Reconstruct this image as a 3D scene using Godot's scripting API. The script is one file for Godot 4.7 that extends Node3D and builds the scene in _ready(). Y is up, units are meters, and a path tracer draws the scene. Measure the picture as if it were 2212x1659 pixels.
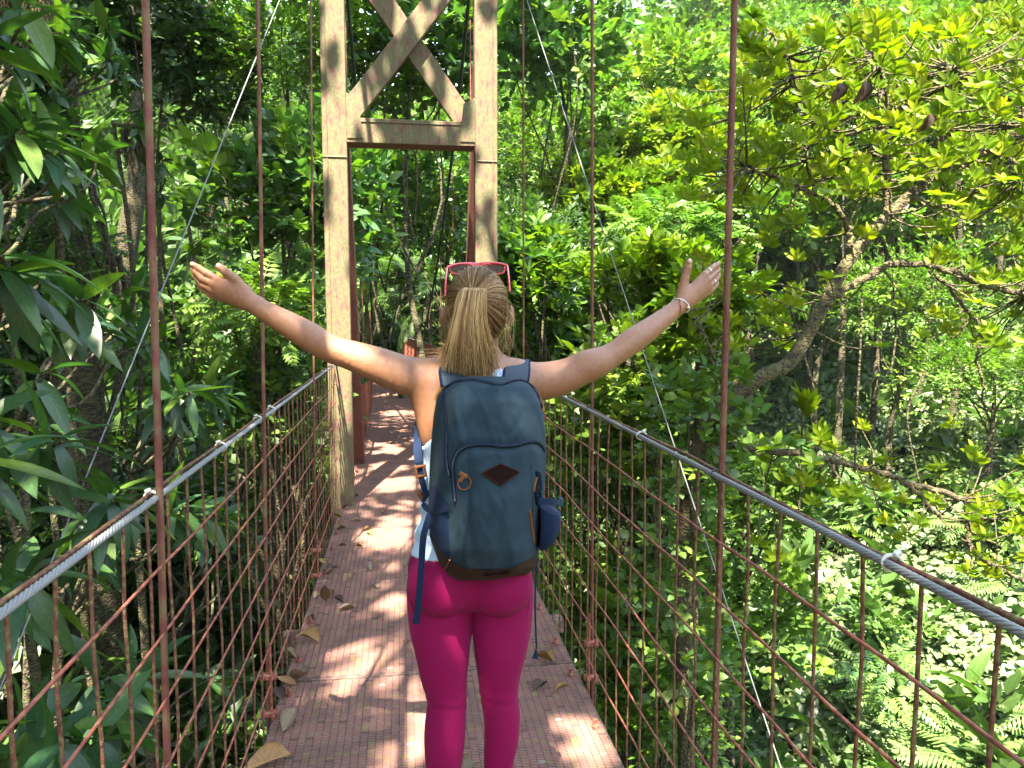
extends Node3D
# A woman with a backpack on a hanging footbridge in a cloud forest. Bridge runs along -z, deck at y = 0.

const FPX := 1600.0            # focal length in pixels of a 2212 x 1659 view
const SUNV := Vector3(-0.13, 1.0, 0.58)      # towards the sun
const EYE := Vector3(0.0, 1.545, 0.0)
var fw: Vector3
var rt: Vector3
var upv: Vector3
var rng := RandomNumberGenerator.new()
var M := {}
var names := {}
var gnoise := FastNoiseLite.new()

# ---------------------------------------------------------------- helpers
func ray(px: float, py: float) -> Vector3:
	return fw + rt * ((px - 1106.0) / FPX) - upv * ((py - 829.5) / FPX)
func pt(px: float, py: float, z: float) -> Vector3:
	var d := ray(px, py)
	return EYE + d * ((z - EYE.z) / d.z)
func ptx(px: float, py: float, x: float) -> Vector3:
	var d := ray(px, py)
	return EYE + d * ((x - EYE.x) / d.x)
func pty(px: float, py: float, y: float) -> Vector3:
	var d := ray(px, py)
	return EYE + d * ((y - EYE.y) / d.y)
func rr(a: float, b: float) -> float:
	return rng.randf_range(a, b)
func rdir() -> Vector3:
	var z := rr(-1, 1)
	var a := rr(0, TAU)
	var s := sqrt(1.0 - z * z)
	return Vector3(s * cos(a), z, s * sin(a))
func ss(a: float, b: float, x: float) -> float:
	return smoothstep(a, b, x)

class MB:
	var v := PackedVector3Array()
	var n := PackedVector3Array()
	var c := PackedColorArray()
	var uv := PackedVector2Array()
	var i := PackedInt32Array()
	func vert(p: Vector3, nn: Vector3, col := Color.WHITE, u := Vector2.ZERO) -> int:
		v.append(p); n.append(nn); c.append(col); uv.append(u)
		return v.size() - 1
	func tri(a: int, b: int, d: int) -> void:
		var cr := (v[b] - v[a]).cross(v[d] - v[a])
		if cr.dot(n[a] + n[b] + n[d]) > 0.0:
			i.append(a); i.append(d); i.append(b)
		else:
			i.append(a); i.append(b); i.append(d)
	func quad(a: int, b: int, d: int, e: int) -> void:
		tri(a, b, d); tri(a, d, e)
	func face(pts: Array, nn: Vector3, col := Color.WHITE) -> void:
		var first := v.size()
		for p: Vector3 in pts:
			vert(p, nn, col)
		for k in range(1, pts.size() - 1):
			tri(first, first + k, first + k + 1)
	func rbox(x: Transform3D, size: Vector3, b := 0.004, col := Color.WHITE) -> void:
		var h := size * 0.5
		var P := func(ax: int, sx: float, sy: float, sz: float) -> Vector3:
			var q := Vector3(sx * (h.x - (0.0 if ax == 0 else b)), sy * (h.y - (0.0 if ax == 1 else b)), sz * (h.z - (0.0 if ax == 2 else b)))
			return x * q
		for ax in 3:
			for s: float in [-1.0, 1.0]:
				var pts := []
				for k: Vector2 in [Vector2(-1, -1), Vector2(1, -1), Vector2(1, 1), Vector2(-1, 1)]:
					var q := [k.x, k.y]
					q.insert(ax, s)
					pts.append(P.call(ax, q[0], q[1], q[2]))
				var nn := Vector3.ZERO
				nn[ax] = s
				face(pts, (x.basis * nn).normalized(), col)
		for ax in 3:
			var a1 := (ax + 1) % 3
			var a2 := (ax + 2) % 3
			for s1: float in [-1.0, 1.0]:
				for s2: float in [-1.0, 1.0]:
					var pts := []
					for e: Array in [[a1, -1.0], [a1, 1.0], [a2, 1.0], [a2, -1.0]]:
						var q := [0.0, 0.0, 0.0]
						q[ax] = e[1]; q[a1] = s1; q[a2] = s2
						pts.append(P.call(e[0], q[0], q[1], q[2]))
					var nn := Vector3.ZERO
					nn[a1] = s1; nn[a2] = s2
					face(pts, (x.basis * nn).normalized(), col)
		for sx: float in [-1.0, 1.0]:
			for sy: float in [-1.0, 1.0]:
				for sz: float in [-1.0, 1.0]:
					face([P.call(0, sx, sy, sz), P.call(1, sx, sy, sz), P.call(2, sx, sy, sz)], (x.basis * Vector3(sx, sy, sz)).normalized(), col)
	# tube along a path; lobes > 0 gives a twisted rope section
	func tube(path: PackedVector3Array, radii: PackedFloat32Array, sides := 8, cols := PackedColorArray(), lobes := 0, twist := 0.0, caps := true) -> void:
		var m := path.size()
		var t := (path[1] - path[0]).normalized()
		var a := t.cross(Vector3.UP if absf(t.y) < 0.9 else Vector3.RIGHT).normalized()
		var first := v.size()
		var along := 0.0
		for k in m:
			var t2 := (path[mini(k + 1, m - 1)] - path[maxi(k - 1, 0)]).normalized()
			a = (a - t2 * a.dot(t2)).normalized()
			var b := t2.cross(a)
			if k > 0:
				along += path[k].distance_to(path[k - 1])
			var r := radii[mini(k, radii.size() - 1)]
			var col := cols[mini(k, cols.size() - 1)] if cols.size() else Color.WHITE
			for s in sides:
				var th := TAU * s / sides
				var d := a * cos(th) + b * sin(th)
				var q := r
				var nn := d
				if lobes > 0:
					var ph := lobes * th - twist * along
					q = r * (1.0 + 0.13 * cos(ph))
					nn = (d + (-a * sin(th) + b * cos(th)) * 0.13 * lobes * sin(ph) * 0.8).normalized()
				vert(path[k] + d * q, nn, col, Vector2(float(s) / sides, along))
		for k in m - 1:
			for s in sides:
				var s2 := (s + 1) % sides
				quad(first + k * sides + s, first + k * sides + s2, first + (k + 1) * sides + s2, first + (k + 1) * sides + s)
		if caps:
			for e in [0, m - 1]:
				var nn := (path[0] - path[1]).normalized() if e == 0 else (path[m - 1] - path[m - 2]).normalized()
				var pts := []
				for s in sides:
					pts.append(v[first + e * sides + s])
				face(pts, nn, c[first + e * sides])
	# a leaf from the origin of x along its +z, width on x, upper side +y
	func leaf(x: Transform3D, L: float, W: float, segs := 4, fold := 0.25, droop := 0.25, sh := 0.8, col := Color.WHITE, curl := 0.0) -> void:
		var prev := []
		for k in segs + 1:
			var t := float(k) / segs
			var w := W * 0.5 * pow(maxf(sin(PI * pow(t, sh)), 0.0), 0.8)
			if k == 0:
				w = W * 0.05
			var y := -droop * L * t * t
			var zz := L * t * (1.0 - 0.25 * absf(droop) * t)
			var ty := -2.0 * droop * t
			var mid := Vector3(0, y, zz)
			var row := []
			for s: float in [-1.0, 0.0, 1.0]:
				var up := absf(s) * w * fold - curl * absf(s) * w * w / W * 4.0
				var p := mid + Vector3(s * w, up, 0)
				var nn := Vector3(-s * (fold - 2.0 * curl * w / W * 4.0), 1.0, -ty).normalized()
				row.append(vert(x * p, (x.basis * nn).normalized(), col, Vector2(0.5 + 0.5 * s, t)))
			if k > 0:
				if k == segs:
					tri(prev[0], prev[1], row[1]); tri(prev[1], prev[2], row[1])
				else:
					quad(prev[0], prev[1], row[1], row[0]); quad(prev[1], prev[2], row[2], row[1])
			prev = row
	func ball(p: Vector3, r: Vector3, nu := 12, nv := 8, col := Color.WHITE) -> void:
		var first := v.size()
		for a in nv + 1:
			var la := PI * a / nv
			for b in nu + 1:
				var lo := TAU * b / nu
				var d := Vector3(sin(la) * cos(lo), cos(la), sin(la) * sin(lo))
				vert(p + d * r, (d / r).normalized(), col, Vector2(float(b) / nu, float(a) / nv))
		for a in nv:
			for b in nu:
				var q := first + a * (nu + 1) + b
				quad(q, q + 1, q + nu + 2, q + nu + 1)
	func mesh() -> ArrayMesh:
		var arr := []
		arr.resize(Mesh.ARRAY_MAX)
		arr[Mesh.ARRAY_VERTEX] = v
		arr[Mesh.ARRAY_NORMAL] = n
		arr[Mesh.ARRAY_COLOR] = c
		arr[Mesh.ARRAY_TEX_UV] = uv
		arr[Mesh.ARRAY_INDEX] = i
		var m := ArrayMesh.new()
		m.add_surface_from_arrays(Mesh.PRIMITIVE_TRIANGLES, arr)
		return m

# distance field on a grid, meshed as surface nets
class Field:
	var o: Vector3
	var h: float
	var nx: int
	var ny: int
	var nz: int
	var f := PackedFloat32Array()
	func _init(lo: Vector3, hi: Vector3, cell: float) -> void:
		o = lo; h = cell
		nx = int((hi.x - lo.x) / cell) + 2
		ny = int((hi.y - lo.y) / cell) + 2
		nz = int((hi.z - lo.z) / cell) + 2
		f.resize(nx * ny * nz)
		f.fill(1.0)
	func put(lo: Vector3, hi: Vector3) -> Array:
		return [clampi(int((lo.x - o.x) / h), 0, nx - 1), clampi(int((hi.x - o.x) / h) + 1, 0, nx - 1), clampi(int((lo.y - o.y) / h), 0, ny - 1), clampi(int((hi.y - o.y) / h) + 1, 0, ny - 1), clampi(int((lo.z - o.z) / h), 0, nz - 1), clampi(int((hi.z - o.z) / h) + 1, 0, nz - 1)]
	func join(k: int, d: float, s: float) -> void:
		var a := f[k]
		var e := maxf(s - absf(a - d), 0.0) / s
		f[k] = minf(a, d) - e * e * s * 0.25
	func bone(a: Vector3, b: Vector3, ra: float, rb: float, s := 0.02, flat := Vector3.ONE) -> void:
		var pad := maxf(ra, rb) + s + 3.0 * h
		var mx := 1.0 / minf(flat.x, minf(flat.y, flat.z))
		var R := put(a.min(b) - Vector3.ONE * pad * mx, a.max(b) + Vector3.ONE * pad * mx)
		var ab := (b - a) * flat
		var l2 := maxf(ab.length_squared(), 1e-9)
		for z in range(R[4], R[5] + 1):
			for y in range(R[2], R[3] + 1):
				var k: int = (z * ny + y) * nx + R[0]
				for x in range(R[0], R[1] + 1):
					var p := (Vector3(o.x + x * h, o.y + y * h, o.z + z * h) - a) * flat
					var t := clampf(p.dot(ab) / l2, 0.0, 1.0)
					var d := (p - ab * t).length() - lerpf(ra, rb, t)
					if d < pad:
						join(k, d, s)
					k += 1
	func egg(c: Vector3, r: Vector3, s := 0.03) -> void:
		var pad := s + 3.0 * h
		var R := put(c - r - Vector3.ONE * pad, c + r + Vector3.ONE * pad)
		var m := minf(r.x, minf(r.y, r.z))
		for z in range(R[4], R[5] + 1):
			for y in range(R[2], R[3] + 1):
				var k: int = (z * ny + y) * nx + R[0]
				for x in range(R[0], R[1] + 1):
					var p := Vector3(o.x + x * h, o.y + y * h, o.z + z * h) - c
					var k0 := (p / r).length()
					var k1 := (p / (r * r)).length()
					var d := k0 * (k0 - 1.0) / maxf(k1, 1e-5) if k1 > 0.0 else -m
					if d < pad:
						join(k, d, s)
					k += 1
	func chain(raw: Array, s := 0.015, grow := 0.0, flat := Vector3.ONE) -> void:
		var pts := []
		var m := raw.size()
		for k in (m - 1) * 4 + 1:
			var i := mini(k / 4, m - 2)
			var u := k / 4.0 - i
			var a: Array = raw[maxi(i - 1, 0)]
			var b: Array = raw[i]
			var c: Array = raw[i + 1]
			var d: Array = raw[mini(i + 2, m - 1)]
			pts.append([(b[0] as Vector3).cubic_interpolate(c[0], a[0], d[0], u), cubic_interpolate(b[1], c[1], a[1], d[1], u)])
		for k in pts.size() - 1:
			bone(pts[k][0], pts[k + 1][0], pts[k][1] + grow, pts[k + 1][1] + grow, s, flat)
	func cut(fun: Callable) -> void:   # keep where fun(p) < 0
		for z in nz:
			for y in ny:
				var k := (z * ny + y) * nx
				for x in nx:
					if f[k] < 0.06:
						f[k] = maxf(f[k], fun.call(Vector3(o.x + x * h, o.y + y * h, o.z + z * h)))
					k += 1
	func build(mb: MB, col := Color.WHITE) -> void:
		var at := {}
		var sy := nx
		var sz := nx * ny
		var offs := [0, 1, sy, sy + 1, sz, sz + 1, sz + sy, sz + sy + 1]
		for z in nz - 1:
			for y in ny - 1:
				var k := (z * ny + y) * nx
				for x in nx - 1:
					var a := f[k]
					if a < 0.9:
						var inside := 0
						var vals := [0.0, 0.0, 0.0, 0.0, 0.0, 0.0, 0.0, 0.0]
						for q in 8:
							var w := f[k + offs[q]]
							vals[q] = w
							if w < 0.0:
								inside += 1
						if inside > 0 and inside < 8:
							var sum := Vector3.ZERO
							var cnt := 0
							for e: Array in EDGES:
								var w0: float = vals[e[0]]
								var w1: float = vals[e[1]]
								if (w0 < 0.0) != (w1 < 0.0):
									var t := w0 / (w0 - w1)
									sum += Vector3(e[0] & 1, (e[0] >> 1) & 1, e[0] >> 2).lerp(Vector3(e[1] & 1, (e[1] >> 1) & 1, e[1] >> 2), t)
									cnt += 1
							var g := Vector3(vals[1] + vals[3] + vals[5] + vals[7] - vals[0] - vals[2] - vals[4] - vals[6], vals[2] + vals[3] + vals[6] + vals[7] - vals[0] - vals[1] - vals[4] - vals[5], vals[4] + vals[5] + vals[6] + vals[7] - vals[0] - vals[1] - vals[2] - vals[3])
							at[k] = mb.vert(o + (Vector3(x, y, z) + sum / cnt) * h, g.normalized(), col)
					k += 1
		for k: int in at:
			var a := f[k]
			if at.has(k - sy) and at.has(k - sz) and at.has(k - sy - sz) and (a < 0.0) != (f[k + 1] < 0.0):
				mb.quad(at[k], at[k - sy], at[k - sy - sz], at[k - sz])
			if at.has(k - 1) and at.has(k - sz) and at.has(k - 1 - sz) and (a < 0.0) != (f[k + sy] < 0.0):
				mb.quad(at[k], at[k - 1], at[k - 1 - sz], at[k - sz])
			if at.has(k - 1) and at.has(k - sy) and at.has(k - 1 - sy) and (a < 0.0) != (f[k + sz] < 0.0):
				mb.quad(at[k], at[k - 1], at[k - 1 - sy], at[k - sy])
	const EDGES := [[0, 1], [2, 3], [4, 5], [6, 7], [0, 2], [1, 3], [4, 6], [5, 7], [0, 4], [1, 5], [2, 6], [3, 7]]

func numbered(called: String) -> String:
	var k: int = names.get(called, 0)
	names[called] = k + 1
	return called if k == 0 else "%s_%03d" % [called, k]
func tag(o: Node3D, label: String, category: String, group := "", kind := "") -> void:
	if label: o.set_meta("label", label)
	if category: o.set_meta("category", category)
	if group: o.set_meta("group", group)
	if kind: o.set_meta("kind", kind)
func thing(called: String, label: String, category: String, at := Vector3.ZERO, group := "") -> Node3D:
	var o := Node3D.new()
	o.name = numbered(called)
	add_child(o)
	o.position = at
	tag(o, label, category, group)
	return o
func part(called: String, m: Mesh, mat: Material, parent: Node3D, local := false) -> MeshInstance3D:
	var o := MeshInstance3D.new()
	o.name = called
	o.mesh = m
	o.material_override = mat
	parent.add_child(o, true)
	if not local and parent != self:      # shapes are made in world places
		o.position = -wpos(parent)
	return o
func wpos(n: Node3D) -> Vector3:
	var p := Vector3.ZERO
	var q: Node = n
	while q is Node3D and q != self:
		p += (q as Node3D).position
		q = q.get_parent()
	return p
func solo(called: String, m: Mesh, mat: Material, label: String, category: String, group := "", kind := "") -> MeshInstance3D:
	var o := MeshInstance3D.new()
	o.name = numbered(called)
	o.mesh = m
	o.material_override = mat
	add_child(o)
	tag(o, label, category, group, kind)
	return o
func lin(r: float, g: float, b: float) -> Color:
	return Color(r, g, b).linear_to_srgb()
func mat(called: String, col: Color, rough := 0.7, vc := false) -> StandardMaterial3D:
	var m := StandardMaterial3D.new()
	m.resource_name = called
	m.albedo_color = col.linear_to_srgb()
	m.roughness = rough
	m.vertex_color_use_as_albedo = vc
	m.cull_mode = BaseMaterial3D.CULL_DISABLED
	M[called] = m
	return m
func ntex(sd: int, freq: float, cols: Array, offs: Array, size := 512, oct := 4, cell := false) -> NoiseTexture2D:
	var n := FastNoiseLite.new()
	n.seed = sd
	n.noise_type = FastNoiseLite.TYPE_CELLULAR if cell else FastNoiseLite.TYPE_SIMPLEX_SMOOTH
	n.frequency = freq
	n.fractal_octaves = oct
	var g := Gradient.new()
	g.offsets = PackedFloat32Array(offs)
	var pc := PackedColorArray()
	for c: Color in cols:
		pc.append(c.linear_to_srgb())
	g.colors = pc
	var t := NoiseTexture2D.new()
	t.width = size
	t.height = size
	t.seamless = true
	t.noise = n
	t.color_ramp = g
	return t
func tri3(m: StandardMaterial3D, scale: float, tex: Texture2D, bump: Texture2D = null, depth := 0.2) -> void:
	m.albedo_texture = tex
	m.albedo_color = Color.WHITE
	m.uv1_triplanar = true
	m.uv1_world_triplanar = true
	m.uv1_scale = Vector3.ONE * scale
	if bump:
		m.heightmap_enabled = true
		m.heightmap_texture = bump
		m.heightmap_scale = depth
func lmat(called: String, col: Color, rough: float, through: Color, tex: Texture2D) -> StandardMaterial3D:
	var m := mat(called, col, rough, true)
	m.albedo_texture = tex
	m.backlight_enabled = true
	m.backlight = through.linear_to_srgb()
	m.metallic_specular = 0.5
	return m
func pathv(pts: Array) -> PackedVector3Array:
	return PackedVector3Array(pts)
# smooth curve through points
func curve(pts: Array, n: int) -> PackedVector3Array:
	var out := PackedVector3Array()
	var m := pts.size()
	for k in n + 1:
		var t := float(k) / n * (m - 1)
		var i := mini(int(t), m - 2)
		var u := t - i
		var p0: Vector3 = pts[maxi(i - 1, 0)]
		var p1: Vector3 = pts[i]
		var p2: Vector3 = pts[i + 1]
		var p3: Vector3 = pts[mini(i + 2, m - 1)]
		out.append(p1.cubic_interpolate(p2, p0, p3, u))
	return out
func taper(a: float, b: float, n: int) -> PackedFloat32Array:
	var r := PackedFloat32Array()
	for k in n + 1:
		r.append(lerpf(a, b, float(k) / n))
	return r
func line(a: Vector3, b: Vector3, n: int) -> PackedVector3Array:
	var r := PackedVector3Array()
	for k in n + 1:
		r.append(a.lerp(b, float(k) / n))
	return r
func aim(dir: Vector3, up := Vector3.UP, roll := 0.0) -> Basis:   # +z along dir, +y near up
	var z := dir.normalized()
	var x := up.cross(z)
	if x.length() < 0.02:
		x = Vector3.RIGHT.cross(z)
	x = x.normalized()
	var b := Basis(x, z.cross(x), z)
	return b * Basis(Vector3(0, 0, 1), roll) if roll != 0.0 else b

# ---------------------------------------------------------------- the place
func _ready() -> void:
	rng.seed = 7
	gnoise.seed = 3
	gnoise.frequency = 0.12
	_camera_and_light()
	_materials()
	_terrain()
	_bridge()
	_person()
	_backpack()
	_plants()
	_right_tree()
	_litter()

func _camera_and_light() -> void:
	var th := atan(151.0 / FPX)
	var ps := atan(238.0 * cos(th) / FPX)
	fw = Vector3(sin(ps) * cos(th), -sin(th), -cos(ps) * cos(th))
	rt = Vector3(cos(ps), 0, sin(ps))
	upv = rt.cross(fw)
	var cam := Camera3D.new()
	cam.name = "camera"
	add_child(cam)
	cam.transform = Transform3D(Basis(rt, upv, -fw), EYE)
	cam.fov = rad_to_deg(2.0 * atan(829.5 / FPX))
	cam.near = 0.05
	cam.far = 400.0
	cam.current = true
	var sun := DirectionalLight3D.new()
	sun.name = "sun"
	add_child(sun)
	sun.transform = Transform3D(Basis.looking_at(-SUNV, Vector3.UP), Vector3(0, 30, 0))
	sun.light_energy = 1.6
	sun.light_color = Color(1.0, 0.96, 0.88)
	sun.light_angular_distance = 0.5
	sun.shadow_enabled = true
	var sky := ProceduralSkyMaterial.new()
	sky.sky_top_color = Color(0.72, 0.81, 0.93)
	sky.sky_horizon_color = Color(0.94, 0.955, 0.97)
	sky.sky_curve = 0.25
	sky.ground_bottom_color = Color(0.10, 0.13, 0.06)
	sky.ground_horizon_color = Color(0.30, 0.34, 0.24)
	sky.sun_angle_max = 1.0
	var s := Sky.new()
	s.sky_material = sky
	var env := Environment.new()
	env.background_mode = Environment.BG_SKY
	env.sky = s
	env.background_energy_multiplier = 0.64
	env.tonemap_mode = Environment.TONE_MAPPER_LINEAR
	env.tonemap_exposure = 10.2
	env.fog_enabled = true
	env.fog_density = 0.0003
	env.fog_light_color = Color(0.93, 0.97, 1.0)
	env.sdfgi_enabled = true
	env.ssao_enabled = true
	env.ssil_enabled = true
	var we := WorldEnvironment.new()
	we.name = "world_environment"
	we.environment = env
	add_child(we)

func vein_texture(rows: float, soft: float) -> ImageTexture:
	var im := Image.create(128, 256, false, Image.FORMAT_RGB8)
	var nz := FastNoiseLite.new()
	nz.seed = 11
	nz.frequency = 0.03
	for y in 256:
		for x in 128:
			var u := absf(x - 63.5) / 63.5
			var v := y / 255.0
			var mid := exp(-pow(u / 0.045, 2.0))
			var ph := (v - u * 0.16) * rows
			var side := exp(-pow((ph - roundf(ph)) / 0.10, 2.0)) * (1.0 - u * 0.6)
			var k := 0.80 + 0.10 * nz.get_noise_2d(x, y) + 0.18 * mid + soft * side
			k -= 0.10 * ss(0.88, 1.0, u)
			im.set_pixel(x, y, Color(minf(k * 0.99, 1.0), minf(k, 1.0), minf(k * 0.93, 1.0)))
	return ImageTexture.create_from_image(im)

func _materials() -> void:
	var vein := vein_texture(11.0, 0.10)
	var vein2 := vein_texture(7.0, 0.07)
	lmat("lance_leaf", Color(1, 1, 1), 0.36, Color(0.62, 0.8, 0.2), vein)
	lmat("glossy_leaf", Color(1, 1, 1), 0.38, Color(0.95, 1.0, 0.16), vein2)
	lmat("soft_leaf", Color(1, 1, 1), 0.48, Color(0.75, 0.9, 0.25), vein2)
	lmat("dry_leaf", Color(1, 1, 1), 0.75, Color(0.25, 0.2, 0.1), vein)
	var fl := lmat("fern_leaf", Color(0.15, 0.26, 0.06), 0.5, Color(0.75, 0.9, 0.25), null)
	fl.resource_name = "fern_leaf"
	# weathered tower paint: rose brown under tan and olive lichen
	var m := mat("tower_paint", Color.WHITE, 0.82)
	tri3(m, 0.8, ntex(5, 0.016, [Color(0.10, 0.036, 0.026), Color(0.105, 0.056, 0.036), Color(0.10, 0.072, 0.038), Color(0.10, 0.085, 0.038), Color(0.075, 0.07, 0.028), Color(0.14, 0.12, 0.058)], [0.15, 0.3, 0.42, 0.56, 0.70, 0.86], 1024, 7), ntex(6, 0.09, [Color.BLACK, Color.WHITE], [0.2, 0.8], 512, 5), 0.16)
	m.uv1_scale = Vector3(1.1, 0.42, 1.1)
	m = mat("tower_paint_clean", Color.WHITE, 0.7)
	tri3(m, 0.8, ntex(8, 0.02, [Color(0.10, 0.028, 0.02), Color(0.15, 0.045, 0.03), Color(0.12, 0.066, 0.042)], [0.2, 0.55, 0.85], 512, 5))
	# thin mesh rods
	m = mat("rod_red", Color.WHITE, 0.6)
	tri3(m, 3.0, ntex(12, 0.02, [Color(0.10, 0.036, 0.024), Color(0.21, 0.06, 0.04), Color(0.28, 0.085, 0.056), Color(0.24, 0.18, 0.11)], [0.2, 0.4, 0.65, 0.88], 512, 4))
	m = mat("rod_mossy", Color.WHITE, 0.85)
	tri3(m, 4.0, ntex(13, 0.02, [Color(0.075, 0.03, 0.02), Color(0.13, 0.046, 0.03), Color(0.12, 0.078, 0.04), Color(0.20, 0.17, 0.06)], [0.25, 0.45, 0.6, 0.85], 512, 4), ntex(14, 0.06, [Color.BLACK, Color.WHITE], [0.2, 0.8], 256, 3), 0.25)
	m = mat("hanger_paint", Color.WHITE, 0.6)
	tri3(m, 2.0, ntex(16, 0.012, [Color(0.10, 0.032, 0.026), Color(0.145, 0.052, 0.04), Color(0.135, 0.095, 0.048)], [0.3, 0.5, 0.8], 512, 4))
	mat("galvanised", Color(0.17, 0.17, 0.168), 0.6)
	mat("stay_steel", Color(0.15, 0.155, 0.16), 0.65)
	mat("cable_black", Color(0.018, 0.018, 0.02), 0.6)
	mat("tie_white", Color(0.5, 0.48, 0.43), 0.45)
	mat("tie_black", Color(0.02, 0.02, 0.022), 0.5)
	mat("deck_steel", Color.WHITE, 0.72, true)
	m = mat("deck_base", Color.WHITE, 0.85)
	tri3(m, 1.5, ntex(21, 0.03, [Color(0.05, 0.03, 0.025), Color(0.11, 0.05, 0.042), Color(0.13, 0.10, 0.05)], [0.25, 0.55, 0.85], 512, 5))
	m = mat("bark", Color.WHITE, 0.95)
	tri3(m, 1.2, ntex(31, 0.02, [Color(0.018, 0.012, 0.008), Color(0.055, 0.038, 0.022), Color(0.085, 0.075, 0.03), Color(0.06, 0.085, 0.02)], [0.2, 0.45, 0.65, 0.85], 512, 5), ntex(32, 0.04, [Color.BLACK, Color.WHITE], [0.2, 0.8], 512, 5), 2.5)
	m = mat("mossy_bark", Color.WHITE, 0.95)
	tri3(m, 1.6, ntex(33, 0.018, [Color(0.03, 0.02, 0.012), Color(0.10, 0.072, 0.038), Color(0.115, 0.105, 0.036), Color(0.09, 0.115, 0.024)], [0.22, 0.45, 0.62, 0.85], 512, 5), ntex(34, 0.05, [Color.BLACK, Color.WHITE], [0.2, 0.8], 512, 5), 3.0)
	m = mat("soil", Color.WHITE, 0.95)
	tri3(m, 0.35, ntex(35, 0.02, [Color(0.02, 0.018, 0.01), Color(0.045, 0.04, 0.018), Color(0.04, 0.06, 0.015)], [0.25, 0.55, 0.8], 512, 6))
	mat("moss", Color.WHITE, 0.98, true)
	# woman
	m = mat("skin", Color(0.245, 0.110, 0.055), 0.5)
	m.subsurf_scatter_enabled = true
	m.subsurf_scatter_strength = 0.12
	m.heightmap_enabled = true
	m.heightmap_texture = ntex(41, 0.12, [Color.BLACK, Color.WHITE], [0.2, 0.8], 512, 3)
	m.heightmap_scale = 0.05
	m.uv1_triplanar = true
	m.uv1_scale = Vector3.ONE * 9.0
	m.albedo_texture = ntex(42, 0.02, [Color(0.86, 0.80, 0.76), Color(1, 1, 1)], [0.25, 0.7], 256, 4)
	mat("nail", Color(0.60, 0.36, 0.29), 0.3)
	m = mat("hair", Color.WHITE, 0.42, true)
	m = mat("leggings", Color(0.185, 0.004, 0.050), 0.62)
	m.rim_enabled = true
	m.rim = 0.25
	m.rim_tint = 0.6
	m.heightmap_enabled = true
	m.heightmap_texture = ntex(43, 0.25, [Color.BLACK, Color.WHITE], [0.2, 0.8], 512, 2)
	m.heightmap_scale = 0.03
	m.uv1_triplanar = true
	m.uv1_scale = Vector3.ONE * 14.0
	mat("legging_seam", Color(0.19, 0.006, 0.05), 0.7)
	mat("tank_top", Color(0.36, 0.46, 0.60), 0.8)
	mat("shoe", Color(0.12, 0.12, 0.13), 0.7)
	mat("sole", Color(0.5, 0.5, 0.48), 0.7)
	# backpack cloths
	for e: Array in [["pack_slate", Color(0.018, 0.033, 0.045)], ["pack_slate_dark", Color(0.015, 0.029, 0.041)], ["pack_navy", Color(0.008, 0.016, 0.042)], ["pack_brown", Color(0.030, 0.014, 0.007)]]:
		m = mat(e[0], e[1], 0.8)
		m.rim_enabled = true
		m.rim = 0.08
		m.rim_tint = 0.3
		m.heightmap_enabled = true
		m.heightmap_texture = ntex(44, 0.3, [Color.BLACK, Color.WHITE], [0.2, 0.8], 512, 2)
		m.heightmap_scale = 0.05
		m.uv1_triplanar = true
		m.uv1_scale = Vector3.ONE * 12.0
	m = mat("patch_leather", Color(0.008, 0.0024, 0.0015), 0.75)
	mat("patch_edge", Color(0.03, 0.01, 0.005), 0.7)
	mat("zip_navy", Color(0.005, 0.009, 0.022), 0.5)
	mat("zip_teeth", Color(0.016, 0.026, 0.045), 0.4)
	mat("tan_leather", Color(0.14, 0.05, 0.012), 0.6)
	mat("orange_mesh", Color(0.18, 0.075, 0.018), 0.8)
	mat("strap_grey", Color(0.05, 0.065, 0.085), 0.85)
	m = mat("pink_plastic", Color(0.55, 0.022, 0.038), 0.2)
	m.clearcoat_enabled = true
	mat("lens", Color(0.03, 0.012, 0.016), 0.1)
	m = mat("silver", Color(0.75, 0.74, 0.72), 0.25)
	m.metallic = 0.9
	mat("cord_white", Color(0.7, 0.67, 0.62), 0.8)
	for e: String in ["pack_slate", "pack_slate_dark", "pack_navy", "pack_brown", "patch_leather", "patch_edge", "strap_grey", "leggings", "legging_seam", "tank_top", "orange_mesh", "zip_navy"]:
		(M[e] as StandardMaterial3D).metallic_specular = 0.2
	for e: String in ["hair", "rod_red", "rod_mossy", "hanger_paint", "galvanised", "stay_steel", "tan_leather"]:
		(M[e] as StandardMaterial3D).metallic_specular = 0.32

func ground(x: float, z: float) -> float:
	var v := -4.8
	v += 0.95 * maxf(0.0, -x - 2.2)
	v += 0.40 * maxf(0.0, x - 5.0)
	v += 0.19 * clampf(-z - 10.0, 0.0, 24.0)
	v += 0.55 * maxf(0.0, -z - 37.0)
	v += 0.18 * maxf(0.0, z - 5.0)
	v += 0.45 * gnoise.get_noise_2d(x, z) * (1.0 - 0.8 * ss(3.0, 1.0, absf(x)) * ss(-20.0, -34.0, z))
	return minf(v, 26.0)

func _terrain() -> void:
	var mb := MB.new()
	var nx := 90
	var nz := 100
	for j in nz + 1:
		for i in nx + 1:
			var a := float(i) / nx * 2.0 - 1.0
			var b := float(j) / nz * 2.0 - 1.0
			var x := 5.0 + (a * 25.0 + a * a * a * 95.0)
			var z := -20.0 + (b * 28.0 + b * b * b * 92.0)
			var e := 0.3
			var nn := Vector3(ground(x - e, z) - ground(x + e, z), 2.0 * e, ground(x, z - e) - ground(x, z + e)).normalized()
			mb.vert(Vector3(x, ground(x, z), z), nn)
	for j in nz:
		for i in nx:
			var q := j * (nx + 1) + i
			mb.quad(q, q + 1, q + nx + 2, q + nx + 1)
	solo("terrain", mb.mesh(), M["soil"], "steep soil slopes of the forest ravine", "terrain", "", "structure")

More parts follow.
